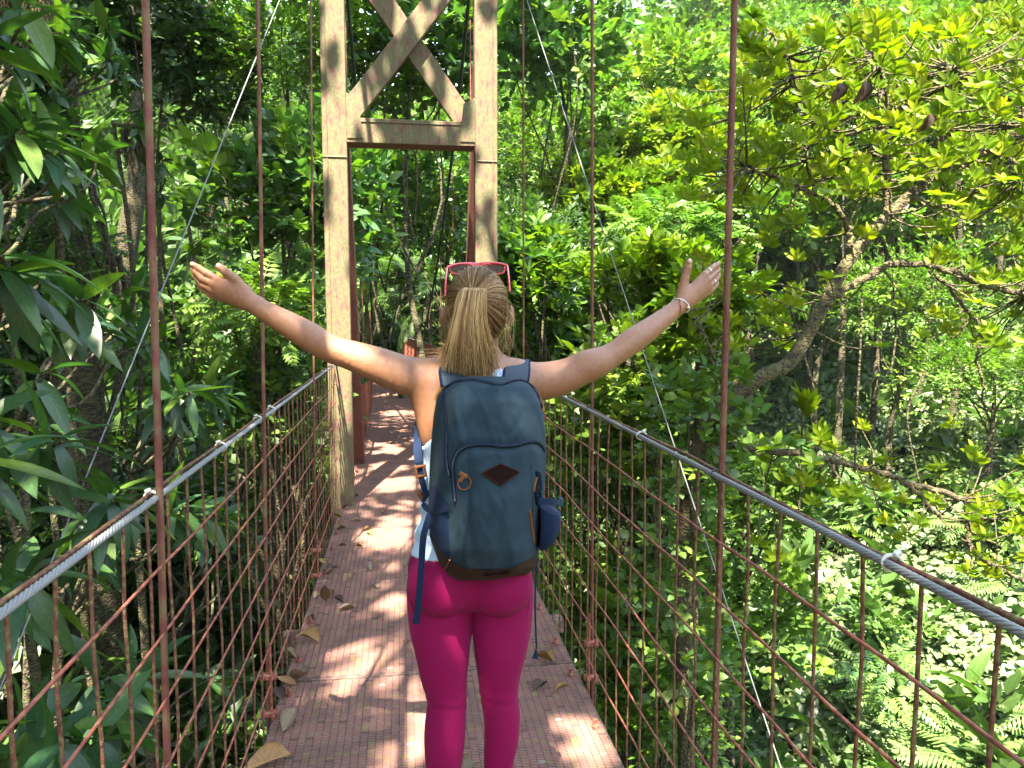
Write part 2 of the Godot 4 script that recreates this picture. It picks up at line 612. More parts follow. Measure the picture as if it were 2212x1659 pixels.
# ---------------------------------------------------------------- bridge
func deck_y(z: float) -> float:
	if z > -6.0: return 0.0
	return lerpf(0.0, -0.25, ss(-6.0, -15.0, z)) + lerpf(0.0, -0.2, ss(-13.0, -28.0, z))
func deck_x(z: float) -> float:      # centre line
	return 0.11 - 0.55 * ss(-8.0, -40.0, z) * 1.6
func rail_y(z: float) -> float:
	return deck_y(z) + 1.15 + 0.25 * ss(-28.5, -32.0, z)

func tread_mesh(sd: int, wide: float, long: float) -> ArrayMesh:
	var r := RandomNumberGenerator.new()
	r.seed = sd
	var nz := FastNoiseLite.new()
	nz.seed = sd
	nz.frequency = 1.6
	var mb := MB.new()
	var cw := 0.028
	var rw := 0.016
	var cols := int(wide / cw)
	var rows := int(long / rw)
	for a in cols:
		for b in rows:
			var x := -wide * 0.5 + (a + 0.5) * cw
			var z := -long * 0.5 + (b + (0.5 if a % 2 else 0.0)) * rw + 0.004
			var g := nz.get_noise_2d(x * 3.0, z * 3.0)
			var g2 := nz.get_noise_2d(x * 9.0 + 40.0, z * 9.0)
			var col := Color(0.225, 0.115, 0.092).lerp(Color(0.165, 0.092, 0.073), clampf(g * 1.6 + 0.42 + r.randf_range(-0.06, 0.06), 0, 1))
			col = col.lerp(Color(0.20, 0.16, 0.065), clampf(g2 * 1.6 - 0.25 + r.randf_range(-0.04, 0.04), 0, 0.7))
			var pick := r.randf()
			if pick < 0.003: col = Color(0.27, 0.225, 0.195)
			elif pick < 0.02: col = Color(0.22, 0.12, 0.10)
			elif pick < 0.045: col = Color(0.11, 0.065, 0.054)
			var hi := 0.0070 + r.randf_range(-0.0008, 0.0008)
			var hw := cw * 0.47
			var x0 := x - hw
			var x1 := x + hw
			var zf := z + rw * 0.46
			var zb := z - rw * 0.5
			var nn := Vector3(0, rw, -0.0).normalized()
			var tilt := Vector3(0, 1.0, -(hi - 0.001) / rw).normalized()
			mb.face([Vector3(x0, hi, zf), Vector3(x1, hi, zf), Vector3(x1, 0.001, zb), Vector3(x0, 0.001, zb)], tilt, col)
			mb.face([Vector3(x0, hi, zf), Vector3(x1, hi, zf), Vector3(x1, -0.002, zf + 0.001), Vector3(x0, -0.002, zf + 0.001)], Vector3(0, 0.1, 1).normalized(), col)
	return mb.mesh()

func rail_rods(t: Node3D, x: float, z0: float, z1: float, side: float, thick := 1.0) -> void:
	# uprights, one mesh each
	var z := z0
	var k := 0
	while z > z1:
		var zz := z + rr(-0.006, 0.006)
		var y0 := deck_y(z) - 0.1
		var y1 := rail_y(z) + 0.004
		var p := PackedVector3Array()
		var xx := x + deck_x(z) - 0.11
		for q in 8:
			var u := q / 7.0
			p.append(Vector3(xx + rr(-0.004, 0.004) + side * 0.012 * (1.0 - u) * 0.0, lerpf(y0, y1, u), zz + rr(-0.004, 0.004)))
		var mb := MB.new()
		mb.tube(p, PackedFloat32Array([0.0034 * thick]), 6)
		part("upright_rod", mb.mesh(), M["rod_mossy"], t)
		z -= 0.139
		k += 1
	# long rods
	for q in 8:
		var p := PackedVector3Array()
		var n := int((z0 - z1) / 0.07)
		var ph := rr(0, 10)
		for i in n + 1:
			var z2 := lerpf(z0 + 0.06, z1, float(i) / n)
			var y := rail_y(z2) - 0.003 if q == 0 else rail_y(z2) - 0.145 * q
			var wob := 0.0032 * sin(z2 * 4.3 + ph) + 0.0012 * sin(z2 * 13.0 + ph * 2.0)
			var out := side * (0.016 if q == 0 else -0.0085)
			p.append(Vector3(x + deck_x(z2) - 0.11 + out + wob * 0.4, y + wob + (0.012 if q == 0 else 0.0), z2))
		var mb := MB.new()
		mb.tube(p, PackedFloat32Array([(0.0046 if q == 0 else 0.0034) * thick]), 6)
		part("top_rod" if q == 0 else "long_rod", mb.mesh(), M["rod_mossy" if q == 0 else "rod_red"], t)

func rope_strands(t: Node3D, a: Vector3, b: Vector3, r: float, step: float) -> void:
	var n := int(a.distance_to(b) / step)
	for s in 6:
		var p := PackedVector3Array()
		for k in n + 1:
			var u := float(k) / n
			var c := a.lerp(b, u) + Vector3(0, -0.03 * sin(PI * u) * 0.0, 0)
			var th := TAU * (s / 6.0) + u * a.distance_to(b) / 0.075 * TAU * 0.9
			p.append(c + Vector3(cos(th), sin(th), 0) * r * 0.62)
		var mb := MB.new()
		mb.tube(p, PackedFloat32Array([r * 0.40]), 6)
		part("strand", mb.mesh(), M["galvanised"], t)

func cable_tie(t: Node3D, p: Vector3, white: bool, side: float) -> void:
	var mb := MB.new()
	var ring := PackedVector3Array()
	for k in 15:
		var th := TAU * k / 14.0
		ring.append(p + Vector3(cos(th) * 0.0155 + side * -0.006, sin(th) * 0.0125, sin(th * 2.0) * 0.002))
	mb.tube(ring, PackedFloat32Array([0.0032 if white else 0.0024]), 6)
	if white:
		mb.rbox(Transform3D(Basis(Vector3(0, 0, 1), 0.4), p + Vector3(-side * 0.012, 0.016, 0.004)), Vector3(0.013, 0.008, 0.009), 0.002)
	else:
		mb.tube(pathv([p + Vector3(-side * 0.01, 0.012, 0), p + Vector3(-side * 0.02, 0.03, 0.006), p + Vector3(-side * 0.034, 0.032, 0.008)]), PackedFloat32Array([0.002]), 5)
	part("cable_tie", mb.mesh(), M["tie_white" if white else "tie_black"], t)

func hanger(label: String, a: Vector3, b: Vector3, r: float, material: String, rope: bool) -> Node3D:
	# a: upper point seen, b: lower point seen at the handrail; extended up to the main cable and down past the deck
	var d := (a - b).normalized()
	var top := b + d * ((cable_y(b.z) - b.y) / d.y)
	var low := b + (b - a) / (b.y - a.y) * (-0.22 - b.y)
	var t := thing("suspender_rod", label, "suspender", low, "suspenders holding up the deck")
	var mb := MB.new()
	var n := int(top.distance_to(low) / 0.02)
	mb.tube(line(low, top, n), PackedFloat32Array([r]), 18 if rope else 12, PackedColorArray(), 6 if rope else 0, TAU * 6.0 / 0.10 / 2.0)
	part("rod", mb.mesh(), M[material], t)
	var inw := signf(0.11 - b.x)
	mb = MB.new()
	var s0 := Vector3(low.x + inw * 0.02, -0.2, low.z + 0.012)
	mb.tube(pathv([s0, s0 + Vector3(0, 0.5, 0)]), PackedFloat32Array([r * 0.8]), 8)
	part("eye_bolt", mb.mesh(), M["rod_red"], t)
	for y: float in [0.02, 0.17]:
		mb = MB.new()
		var c := Vector3(low.x + inw * 0.01, y, low.z + 0.006)
		mb.rbox(Transform3D(Basis(), c), Vector3(0.062, 0.022, 0.03), 0.004)
		mb.tube(pathv([c + Vector3(0.018, 0, -0.02), c + Vector3(0.018, 0, 0.034)]), PackedFloat32Array([0.006]), 6)
		mb.tube(pathv([c + Vector3(-0.018, 0, -0.02), c + Vector3(-0.018, 0, 0.034)]), PackedFloat32Array([0.006]), 6)
		part("clamp", mb.mesh(), M["rod_red"], t)
	return t

func cable_y(z: float) -> float:
	if z > -6.1:
		return 5.45 - 0.42 * (z + 6.1) + 0.017 * (z + 6.1) * (z + 6.1)
	var u := -(z + 6.1)
	return maxf(5.45 - 0.47 * u + 0.0085 * u * u, rail_y(z) + 0.08)

func _bridge() -> void:
	# deck of steel panels
	var t := thing("bridge_deck", "narrow red steel walkway of studded panels littered with dry leaves", "walkway", Vector3(0.11, 0, 0))
	var treads := [tread_mesh(1, 1.235, 2.22), tread_mesh(2, 1.235, 2.22)]
	var plate := MB.new()
	plate.rbox(Transform3D(Basis(), Vector3(0, -0.0145, 0)), Vector3(1.25, 0.028, 2.238), 0.003)
	var plate_m := plate.mesh()
	var bolt := MB.new()
	bolt.tube(pathv([Vector3(0, 0, 0), Vector3(0, 0.012, 0)]), PackedFloat32Array([0.014]), 6)
	bolt.tube(pathv([Vector3(0, 0.012, 0), Vector3(0, 0.034, 0)]), PackedFloat32Array([0.0065]), 8)
	var bolt_m := bolt.mesh()
	var z := 1.4
	var k := 0
	while z > -32.0:
		var zc := z - 1.125
		if absf(zc + 5.775) < 0.1:
			pass
		var b := part("panel", plate_m, M["deck_base"], t, true)
		var y0 := deck_y(z)
		var y1 := deck_y(z - 2.25)
		b.position = Vector3(deck_x(zc) - 0.11, (y0 + y1) * 0.5 - 0.002, zc)
		b.rotation.x = atan2(y0 - y1, 2.25) * -1.0
		b.rotation.y = atan2(deck_x(z - 2.25) - deck_x(z), -2.25) + PI if zc < -8.0 else 0.0
		if zc < -8.0:
			b.rotation.y = -atan2(deck_x(z - 2.25) - deck_x(z), 2.25)
		var tr := part("tread", treads[k % 2], M["deck_steel"], b, true)
		tr.set_meta("kind", "stuff")
		if zc > -12.0:
			for q in 6:
				for s: float in [-1.0, 1.0]:
					var bo := part("bolt", bolt_m, M["rod_red"], b, true)
					bo.position = Vector3(s * 0.585, 0.004, -1.0 + q * 0.39 + rr(-0.03, 0.03))
		z -= 2.25
		k += 1
	for s: float in [-1.0, 1.0]:
		var p := PackedVector3Array()
		for i in 36:
			var z2 := 1.4 - i * 0.95
			p.append(Vector3(deck_x(z2) + s * 0.60, deck_y(z2) - 0.075, z2))
		var mb := MB.new()
		mb.tube(p, PackedFloat32Array([0.045]), 8)
		part("side_beam", mb.mesh(), M["deck_base"], t)
	for i in 20:
		var z2 := 0.9 - i * 1.6
		var mb := MB.new()
		mb.rbox(Transform3D(Basis(), Vector3(deck_x(z2), deck_y(z2) - 0.17, z2)), Vector3(1.5, 0.08, 0.08), 0.004)
		part("crossbeam", mb.mesh(), M["deck_base"], t)

	# railings of welded rods
	var XL := -0.525
	var XR := 0.748
	var l := thing("mesh_railing", "rusty rod mesh railing with wire rope handrail beside the shaded big-leaved plants", "railing", Vector3(XL, -0.1, -2.7), "rod mesh railings of the footbridge")
	rail_rods(l, XL, 0.36, -5.98, -1.0)
	var r := thing("mesh_railing", "rusty rod mesh railing with wire rope handrail above the sunlit slope", "railing", Vector3(XR, -0.1, -2.7), "rod mesh railings of the footbridge")
	rail_rods(r, XR, 0.30, -5.98, 1.0)
	for e: Array in [[l, XL, 1.0], [r, XR, -1.0]]:
		rope_strands(e[0], Vector3(e[1] + 0.004 * e[2], 1.157, 0.45), Vector3(e[1] + 0.004 * e[2], 1.157, -6.0), 0.0074, 0.012)
	for zz: float in [-1.64, -2.25, -2.82, -3.1, -4.4, -5.2]:
		cable_tie(l, Vector3(XL, 1.157, zz), zz != -4.4 and zz != -5.2, 1.0)
	for e: Array in [[-1.03, true], [-1.68, false], [-2.26, true], [-2.92, false], [-4.3, false]]:
		cable_tie(r, Vector3(XR, 1.157, e[0]), e[1], -1.0)
	var lf := thing("mesh_railing", "mossy rod mesh railing past the tower on the shaded plants' side", "railing", Vector3(XL, -0.2, -8), "rod mesh railings of the footbridge")
	rail_rods(lf, XL, -6.35, -9.5, -1.0)
	var rf := thing("mesh_railing", "mossy rod mesh railing past the tower on the sunlit slope's side", "railing", Vector3(XR, -0.2, -8), "rod mesh railings of the footbridge")
	rail_rods(rf, XR, -6.35, -9.5, 1.0)
	for e: Array in [[lf, XL], [rf, XR]]:
		var mb := MB.new()
		var longs := MB.new()
		var z2 := -9.6
		while z2 > -31.9:
			var x: float = e[1] + deck_x(z2) - 0.11
			mb.tube(pathv([Vector3(x, deck_y(z2) - 0.05, z2), Vector3(x, rail_y(z2), z2)]), PackedFloat32Array([0.0055]), 4)
			z2 -= 0.139
		for q in 8:
			var p := PackedVector3Array()
			for i in 46:
				var z3 := lerpf(-9.5, -31.9, i / 45.0)
				p.append(Vector3(e[1] + deck_x(z3) - 0.11, rail_y(z3) - 0.145 * q, z3))
			longs.tube(p, PackedFloat32Array([0.008 if q == 0 else 0.005]), 5)
		var o := part("wire_mesh", mb.mesh(), M["rod_red"], e[0])
		o.set_meta("kind", "stuff")
		o = part("wire_mesh", longs.mesh(), M["rod_red"], e[0])
		o.set_meta("kind", "stuff")
		var p2 := PackedVector3Array()
		for i in 40:
			var z3 := lerpf(-6.3, -31.9, i / 39.0)
			p2.append(Vector3(e[1] + deck_x(z3) - 0.11, rail_y(z3) + 0.012, z3))
		mb = MB.new()
		mb.tube(p2, PackedFloat32Array([0.009]), 6)
		part("handrail_cable", mb.mesh(), M["galvanised"], e[0])
		var xg: float = e[1] + deck_x(-32.0) - 0.11
		mb = MB.new()
		mb.rbox(Transform3D(Basis(), Vector3(xg, deck_y(-32.0) + 0.55, -32.0)), Vector3(0.11, 1.9, 0.11), 0.008)
		part("end_post", mb.mesh(), M["tower_paint_clean"], e[0])

	# suspenders
	hanger("thick dull red suspender joined to the handrail by the first white cable tie", pt(314, 0, -1.64), pt(345, 1078, -1.64), 0.0078, "hanger_paint", false)
	hanger("brown suspender between the thick red one and the tower, shaded plants' side", pt(557, 0, -2.82), pt(570, 900, -2.82), 0.0064, "hanger_paint", true)
	hanger("thin dark suspender next to the tower post, shaded plants' side", pt(671, 0, -4.35), pt(678, 830, -4.35), 0.0055, "hanger_paint", true)
	hanger("thick red twisted suspender beside the woman's ringed hand", pt(1587, 0, -1.68), pt(1559, 1035, -1.68), 0.0074, "hanger_paint", true)
	hanger("dark suspender crossing behind the woman's arm that wears the bracelet", pt(1279, 0, -2.92), pt(1279, 890, -2.92), 0.0062, "hanger_paint", true)
	hanger("thin dark suspender next to the tower post, sunlit slope's side", pt(1130, 0, -4.42), pt(1131, 790, -4.42), 0.0055, "hanger_paint", true)
	for i in 7:
		var z2 := -8.0 - i * 2.6
		for s: float in [-1.0, 1.0]:
			var x := deck_x(z2) + s * 0.636
			var o := thing("far_suspender", "thin dark suspender of the far span behind the tower", "suspender", Vector3(x, deck_y(z2) - 0.1, z2), "suspenders of the far span")
			var mb := MB.new()
			mb.tube(pathv([Vector3(x, deck_y(z2) - 0.1, z2), Vector3(x, cable_y(z2), z2)]), PackedFloat32Array([0.008]), 6)
			part("rod", mb.mesh(), M["hanger_paint"], o)

	# main cables
	for s: float in [-1.0, 1.0]:
		var o := thing("main_cable", "black main suspension cable sagging from the tower on the %s side" % ("shaded plants'" if s < 0 else "sunlit slope's"), "cable", Vector3(0.11 + s * 0.6, 5.45, -6.1), "main suspension cables")
		var p := PackedVector3Array()
		for i in 60:
			var z2 := lerpf(6.0, -32.0, i / 59.0)
			p.append(Vector3(deck_x(z2) + s * (0.60 + 0.0 * z2), cable_y(z2), z2))
		var mb := MB.new()
		mb.tube(p, PackedFloat32Array([0.019]), 8)
		part("cable", mb.mesh(), M["cable_black"], o)
	# guy cables
	for e: Array in [[pt(604, 0, -5.5), pt(113, 1210, -3.3), "shaded plants'"], [pt(1138, 0, -5.6), pt(1687, 1659, -3.6), "sunlit slope's"]]:
		var a: Vector3 = e[0]
		var b: Vector3 = e[1]
		var top: Vector3 = a + (a - b) * 0.35
		var low: Vector3 = b + (b - a) * 0.45
		var o := thing("guy_cable", "thin pale steel guy cable slanting from the tower on the %s side" % e[2], "cable", low, "guy cables of the tower")
		var mb := MB.new()
		mb.tube(line(low, top, 400), PackedFloat32Array([0.0034]), 12, PackedColorArray(), 6, 260.0)
		part("cable", mb.mesh(), M["stay_steel"], o)

	# tower
	var tw := thing("bridge_tower", "tall lichen-stained red steel tower frame with crossed braces straddling the walkway", "tower", Vector3(0.09, -5.0, -6.1))
	for e: Array in [[-0.588, -0.402, 1.0], [0.592, 0.772, -1.0]]:
		var cx: float = (e[0] + e[1]) * 0.5
		var w: float = e[1] - e[0]
		var mb := MB.new()
		mb.rbox(Transform3D(Basis(), Vector3(cx, 0.2, -6.1)), Vector3(w - 0.012, 10.8, 0.17), 0.008)
		var post := part("post", mb.mesh(), M["tower_paint_clean"], tw)
		mb = MB.new()
		mb.rbox(Transform3D(Basis(), Vector3(cx, 0.2, -6.008)), Vector3(w, 10.8, 0.014), 0.005)
		part("front_flange", mb.mesh(), M["tower_paint"], post)
		mb = MB.new()
		mb.tube(line(Vector3(e[0] + 0.004, 2.755, -6.0), Vector3(e[1] - 0.004, 2.755, -6.0), 14), PackedFloat32Array([0.008, 0.0065, 0.0075, 0.0085]), 8)
		part("weld_seam", mb.mesh(), M["tower_paint"], post)
		mb = MB.new()
		mb.rbox(Transform3D(Basis(), Vector3(cx - w * 0.30 * e[2], 0.6, -5.997)), Vector3(0.006, 10.7, 0.006), 0.002)
		part("edge_seam", mb.mesh(), M["tower_paint"], post)
		# raking leg behind the post
		var a := Vector3(cx, 3.55, -6.2)
		var b := Vector3(cx, -1.4, -8.6)
		mb = MB.new()
		var dir := (b - a).normalized()
		mb.rbox(Transform3D(Basis(Vector3.RIGHT, dir, Vector3.RIGHT.cross(dir)), (a + b) * 0.5), Vector3(w - 0.02, a.distance_to(b), 0.17), 0.006)
		part("raking_leg", mb.mesh(), M["tower_paint_clean"], tw)
		mb = MB.new()
		mb.rbox(Transform3D(Basis(), Vector3(cx, -2.2, -7.2)), Vector3(0.7, 5.2, 2.6), 0.03)
		part("pier", mb.mesh(), M["deck_base"], tw).position.y += -2.35
	for e: Array in [[2.868, 3.055], [4.32, 4.5], [5.25, 5.45]]:
		var mb := MB.new()
		mb.rbox(Transform3D(Basis(), Vector3(0.095, (e[0] + e[1]) * 0.5, -6.12)), Vector3(1.0, e[1] - e[0] - 0.01, 0.21), 0.006)
		var beam := part("crossbeam", mb.mesh(), M["tower_paint_clean"], tw)
		mb = MB.new()
		mb.rbox(Transform3D(Basis(), Vector3(0.095, (e[0] + e[1]) * 0.5, -6.006)), Vector3(1.0, e[1] - e[0], 0.014), 0.004)
		part("front_flange", mb.mesh(), M["tower_paint"], beam)
		mb = MB.new()
		mb.rbox(Transform3D(Basis(), Vector3(0.095, e[1] - 0.028, -5.996)), Vector3(0.99, 0.011, 0.011), 0.004)
		part("lip", mb.mesh(), M["tower_paint"], beam)
	for e: Array in [[Vector3(-0.375, 3.10, 0), Vector3(0.565, 4.31, 0), -6.035], [Vector3(0.565, 3.03, 0), Vector3(-0.375, 4.33, 0), -6.13]]:
		var a: Vector3 = e[0]
		var b: Vector3 = e[1]
		a.z = e[2]
		b.z = e[2]
		var dir := (b - a).normalized()
		var bs := Basis(dir.cross(Vector3.BACK), dir, Vector3.BACK)
		var mb := MB.new()
		mb.rbox(Transform3D(bs, (a + b) * 0.5 + Vector3(0, 0, -0.012)), Vector3(0.160, a.distance_to(b), 0.065), 0.005)
		var br := part("brace", mb.mesh(), M["tower_paint_clean"], tw)
		mb = MB.new()
		mb.rbox(Transform3D(bs, (a + b) * 0.5 + Vector3(0, 0, 0.026)), Vector3(0.168, a.distance_to(b), 0.010), 0.004)
		part("front_flange", mb.mesh(), M["tower_paint"], br)
	for e: Array in [[-0.33, 1.0], [0.525, -1.0]]:
		var mb := MB.new()
		var g := Vector3(e[0], 3.02, -5.989)
		var x0: float = -0.40 if e[1] > 0 else 0.592
		mb.face([Vector3(x0, 2.9, -5.9895), Vector3(x0, 3.24, -5.9895), Vector3(x0 + 0.09 * e[1], 3.19, -5.9895), Vector3(x0 + 0.12 * e[1], 2.9, -5.9895)], Vector3.BACK)
		mb.face([Vector3(x0, 3.24, -5.9895), Vector3(x0 + 0.09 * e[1], 3.19, -5.9895), Vector3(x0 + 0.09 * e[1], 3.19, -6.0), Vector3(x0, 3.24, -6.0)], Vector3.UP)
		mb.face([Vector3(x0 + 0.12 * e[1], 2.9, -5.9895), Vector3(x0 + 0.09 * e[1], 3.19, -5.9895), Vector3(x0 + 0.09 * e[1], 3.19, -6.0), Vector3(x0 + 0.12 * e[1], 2.9, -6.0)], Vector3(e[1], 0, 0))
		part("gusset_plate", mb.mesh(), M["tower_paint"], tw)

# ---------------------------------------------------------------- woman
const ZB := -1.98
func jt(px: float, py: float, r: float, z := ZB) -> Array:
	return [pt(px, py, z), r]

func arm_left() -> Array:
	return [jt(925, 818, 0.054), jt(880, 812, 0.0515), jt(815, 788, 0.0465), jt(760, 768, 0.0385), jt(716, 755, 0.0350), jt(672, 729, 0.0372), jt(620, 699, 0.0325), jt(570, 671, 0.0262), jt(534, 648, 0.0230)]
func arm_right() -> Array:
	return [jt(1122, 822, 0.054), jt(1170, 824, 0.052), jt(1225, 811, 0.0465), jt(1280, 788, 0.0395), jt(1325, 765, 0.0340, -1.99), jt(1368, 735, 0.0358, -2.01), jt(1410, 706, 0.0315, -2.04), jt(1445, 679, 0.0265, -2.07), jt(1472, 657, 0.0238, -2.09)]
func leg(left: bool) -> Array:
	if left:
		var a := [jt(947, 1262, 0.086, ZB - 0.012), jt(950, 1338, 0.0845, ZB - 0.012), jt(956, 1403, 0.0735), jt(959, 1458, 0.0625), jt(966, 1512, 0.0525), jt(962, 1560, 0.0545), jt(960, 1605, 0.0545), jt(958, 1670, 0.047)]
		var k: Vector3 = a[7][0]
		a.append([Vector3(k.x, 0.10, ZB + 0.03), 0.034])
		return a
	var b := [jt(1085, 1262, 0.086, ZB - 0.012), jt(1084, 1338, 0.083, ZB - 0.012), jt(1081, 1403, 0.0715), jt(1078, 1458, 0.0575), jt(1078, 1502, 0.0505), jt(1084, 1545, 0.0495), jt(1083, 1600, 0.0465), jt(1077, 1655, 0.040)]
	var q: Vector3 = b[7][0]
	b.append([Vector3(q.x, 0.10, ZB + 0.02), 0.033])
	return b

func torso(f: Field, grow := 0.0) -> void:
	f.egg(pt(1021, 905, ZB + 0.005), Vector3(0.142 + grow, 0.165 + grow, 0.098 + grow), 0.05)
	f.egg(pt(1018, 1060, ZB), Vector3(0.132 + grow, 0.20 + grow, 0.088 + grow), 0.05)
	f.egg(pt(1016, 1190, ZB), Vector3(0.150 + grow, 0.13 + grow, 0.096 + grow), 0.05)
	for s: float in [-1.0, 1.0]:       # shoulders and blades
		f.bone(pt(1029, 815, ZB - 0.01), pt(1024 + s * 88, 820, ZB), 0.056 + grow, 0.055 + grow, 0.05)
		f.bone(pt(1024 + s * 95, 835, ZB), pt(1022 + s * 62, 930, ZB + 0.03), 0.050 + grow, 0.05 + grow, 0.05)
func pelvis(f: Field, grow := 0.0) -> void:
	f.egg(pt(1016, 1235, ZB), Vector3(0.168 + grow, 0.105 + grow, 0.108 + grow), 0.04)
	f.egg(pt(953, 1262, ZB + 0.058), Vector3(0.088 + grow, 0.085 + grow, 0.080 + grow), 0.010)
	f.egg(pt(1081, 1262, ZB + 0.058), Vector3(0.088 + grow, 0.085 + grow, 0.080 + grow), 0.010)

func finger(f: Field, pts: Array, r0: float, r1: float) -> void:
	for k in pts.size() - 1:
		var n := pts.size() - 1.0
		f.bone(pts[k], pts[k + 1], lerpf(r0, r1, k / n), lerpf(r0, r1, (k + 1) / n), 0.004)

func _person() -> void:
	var t := thing("person", "woman seen from behind with arms spread wide, blonde ponytail, pale blue top, magenta leggings", "person", Vector3(pt(1016, 1300, ZB).x, 0, ZB))
	var body := MB.new()
	# body: head, trunk, arms, legs in one field
	var f := Field.new(Vector3(-0.55, 0.02, -2.25), Vector3(0.85, 1.75, -1.80), 0.0085)
	torso(f)
	pelvis(f, -0.006)
	f.chain(leg(true), 0.007, -0.006)
	f.chain(leg(false), 0.007, -0.006)
	f.bone(pt(1030, 812, ZB), pt(1032, 730, ZB - 0.025), 0.056, 0.052, 0.04)
	var hc := pt(1031, 665, ZB - 0.03)
	f.egg(hc, Vector3(0.071, 0.098, 0.086), 0.02)
	f.egg(hc + Vector3(0, -0.055, -0.035), Vector3(0.052, 0.058, 0.052), 0.03)       # jaw
	f.bone(hc + Vector3(0, -0.005, -0.082), hc + Vector3(0, -0.038, -0.102), 0.008, 0.012, 0.012)   # nose
	f.bone(hc + Vector3(-0.018, -0.066, -0.084), hc + Vector3(0.018, -0.066, -0.084), 0.008, 0.008, 0.01)   # lips
	f.egg(pt(1103, 681, ZB - 0.02), Vector3(0.011, 0.030, 0.018), 0.006)
	f.egg(pt(957, 684, ZB - 0.02), Vector3(0.011, 0.030, 0.018), 0.006)
	f.chain(arm_left(), 0.007, -0.0016)
	f.chain(arm_right(), 0.007, -0.0016)
	f.egg(pt(1276, 786, ZB + 0.004), Vector3(0.05, 0.03, 0.035), 0.03)
	f.build(body)
	# hands with their own finer grid
	var c := pt(475, 615, ZB)
	f = Field.new(c - Vector3(0.11, 0.085, 0.06), c + Vector3(0.13, 0.085, 0.06), 0.0028)
	var w := pt(532, 647, ZB)
	var mc := [pt(472, 604, ZB + 0.012), pt(464, 614, ZB + 0.012), pt(458, 625, ZB + 0.004), pt(456, 636, ZB - 0.008)]
	f.bone(pt(556, 661, ZB), w, 0.0255, 0.0235, 0.01)
	for k in 4:
		f.bone(w + Vector3(0, 0.008 - 0.006 * k, 0.004 - 0.003 * k), mc[k], 0.016, 0.0105, 0.012)
	f.bone(pt(520, 640, ZB), pt(482, 622, ZB), 0.020, 0.014, 0.02, Vector3(1, 1, 1.25))
	finger(f, [mc[0], pt(446, 590, ZB + 0.006), pt(430, 579, ZB - 0.006), pt(416, 571, ZB - 0.018)], 0.0098, 0.0070)
	finger(f, [mc[1], pt(437, 602, ZB + 0.002), pt(424, 589, ZB - 0.012), pt(417, 581, ZB - 0.024)], 0.0098, 0.0070)
	finger(f, [mc[2], pt(438, 616, ZB - 0.004), pt(427, 603, ZB - 0.018), pt(420, 595, ZB - 0.028)], 0.0092, 0.0066)
	finger(f, [mc[3], pt(441, 627, ZB - 0.016), pt(432, 618, ZB - 0.028), pt(427, 611, ZB - 0.036)], 0.0082, 0.0060)
	f.bone(pt(527, 628, ZB + 0.004), pt(507, 603, ZB + 0.012), 0.016, 0.0122, 0.012)
	finger(f, [pt(507, 603, ZB + 0.012), pt(488, 588, ZB + 0.014), pt(473, 576, ZB + 0.010)], 0.0118, 0.0092)
	f.build(body)
	c = pt(1512, 610, ZB - 0.14)
	f = Field.new(c - Vector3(0.085, 0.11, 0.09), c + Vector3(0.085, 0.09, 0.09), 0.0028)
	w = pt(1474, 655, ZB - 0.11)
	mc = [pt(1522, 594, ZB - 0.135), pt(1528, 605, ZB - 0.135), pt(1532, 617, ZB - 0.143), pt(1533, 629, ZB - 0.155)]
	f.bone(pt(1452, 672, ZB - 0.09), w, 0.0252, 0.0235, 0.01)
	for k in 4:
		f.bone(w + Vector3(0, 0.010 - 0.006 * k, 0.004 - 0.003 * k), mc[k], 0.017, 0.0105, 0.012)
	f.bone(pt(1484, 648, ZB - 0.115), pt(1518, 622, ZB - 0.14), 0.021, 0.016, 0.02, Vector3(1, 1, 1.2))
	finger(f, [mc[0], pt(1538, 580, ZB - 0.165), pt(1547, 573, ZB - 0.182), pt(1553, 570, ZB - 0.197)], 0.0102, 0.0074)
	finger(f, [mc[1], pt(1543, 592, ZB - 0.17), pt(1551, 584, ZB - 0.19), pt(1555, 580, ZB - 0.205)], 0.0100, 0.0074)
	finger(f, [mc[2], pt(1545, 606, ZB - 0.172), pt(1551, 598, ZB - 0.19), pt(1554, 593, ZB - 0.203)], 0.0094, 0.0070)
	finger(f, [mc[3], pt(1543, 620, ZB - 0.178), pt(1548, 613, ZB - 0.194), pt(1550, 608, ZB - 0.205)], 0.0084, 0.0062)
	f.bone(pt(1474, 632, ZB - 0.115), pt(1480, 600, ZB - 0.118), 0.017, 0.0125, 0.012)
	finger(f, [pt(1480, 600, ZB - 0.118), pt(1486, 578, ZB - 0.116), pt(1489, 566, ZB - 0.118)], 0.0122, 0.0098)
	f.build(body)
	part("body", body.mesh(), M["skin"], t)
	# nails
	for e: Array in [[472.5, 574, 0.012, 0.0062], [415, 570.5, -0.013, 0.0045], [1489.5, 563.5, -0.108, 0.0062], [1553, 592.5, -0.196, 0.005]]:
		var mb := MB.new()
		mb.ball(pt(e[0], e[1], ZB + e[2] + 0.004), Vector3(e[3], e[3] * 1.2, 0.004), 10, 6)
		part("nail", mb.mesh(), M["nail"], t)
	# eyes and mouth
	for s: float in [-1.0, 1.0]:
		var mb := MB.new()
		mb.ball(hc + Vector3(s * 0.030, 0.004, -0.070), Vector3.ONE * 0.0125, 12, 8)
		var e := part("eye", mb.mesh(), M["cord_white"], t)
		mb = MB.new()
		mb.ball(hc + Vector3(s * 0.030, 0.004, -0.0795), Vector3(0.005, 0.005, 0.0035), 10, 6)
		part("iris", mb.mesh(), M["patch_leather"], e)
	# leggings
	f = Field.new(Vector3(-0.12, 0.06, -2.2), Vector3(0.45, 1.0, -1.80), 0.0072)
	pelvis(f)
	f.egg(pt(1016, 1190, ZB), Vector3(0.153, 0.13, 0.099), 0.05)
	f.chain(leg(true), 0.007)
	f.chain(leg(false), 0.007)
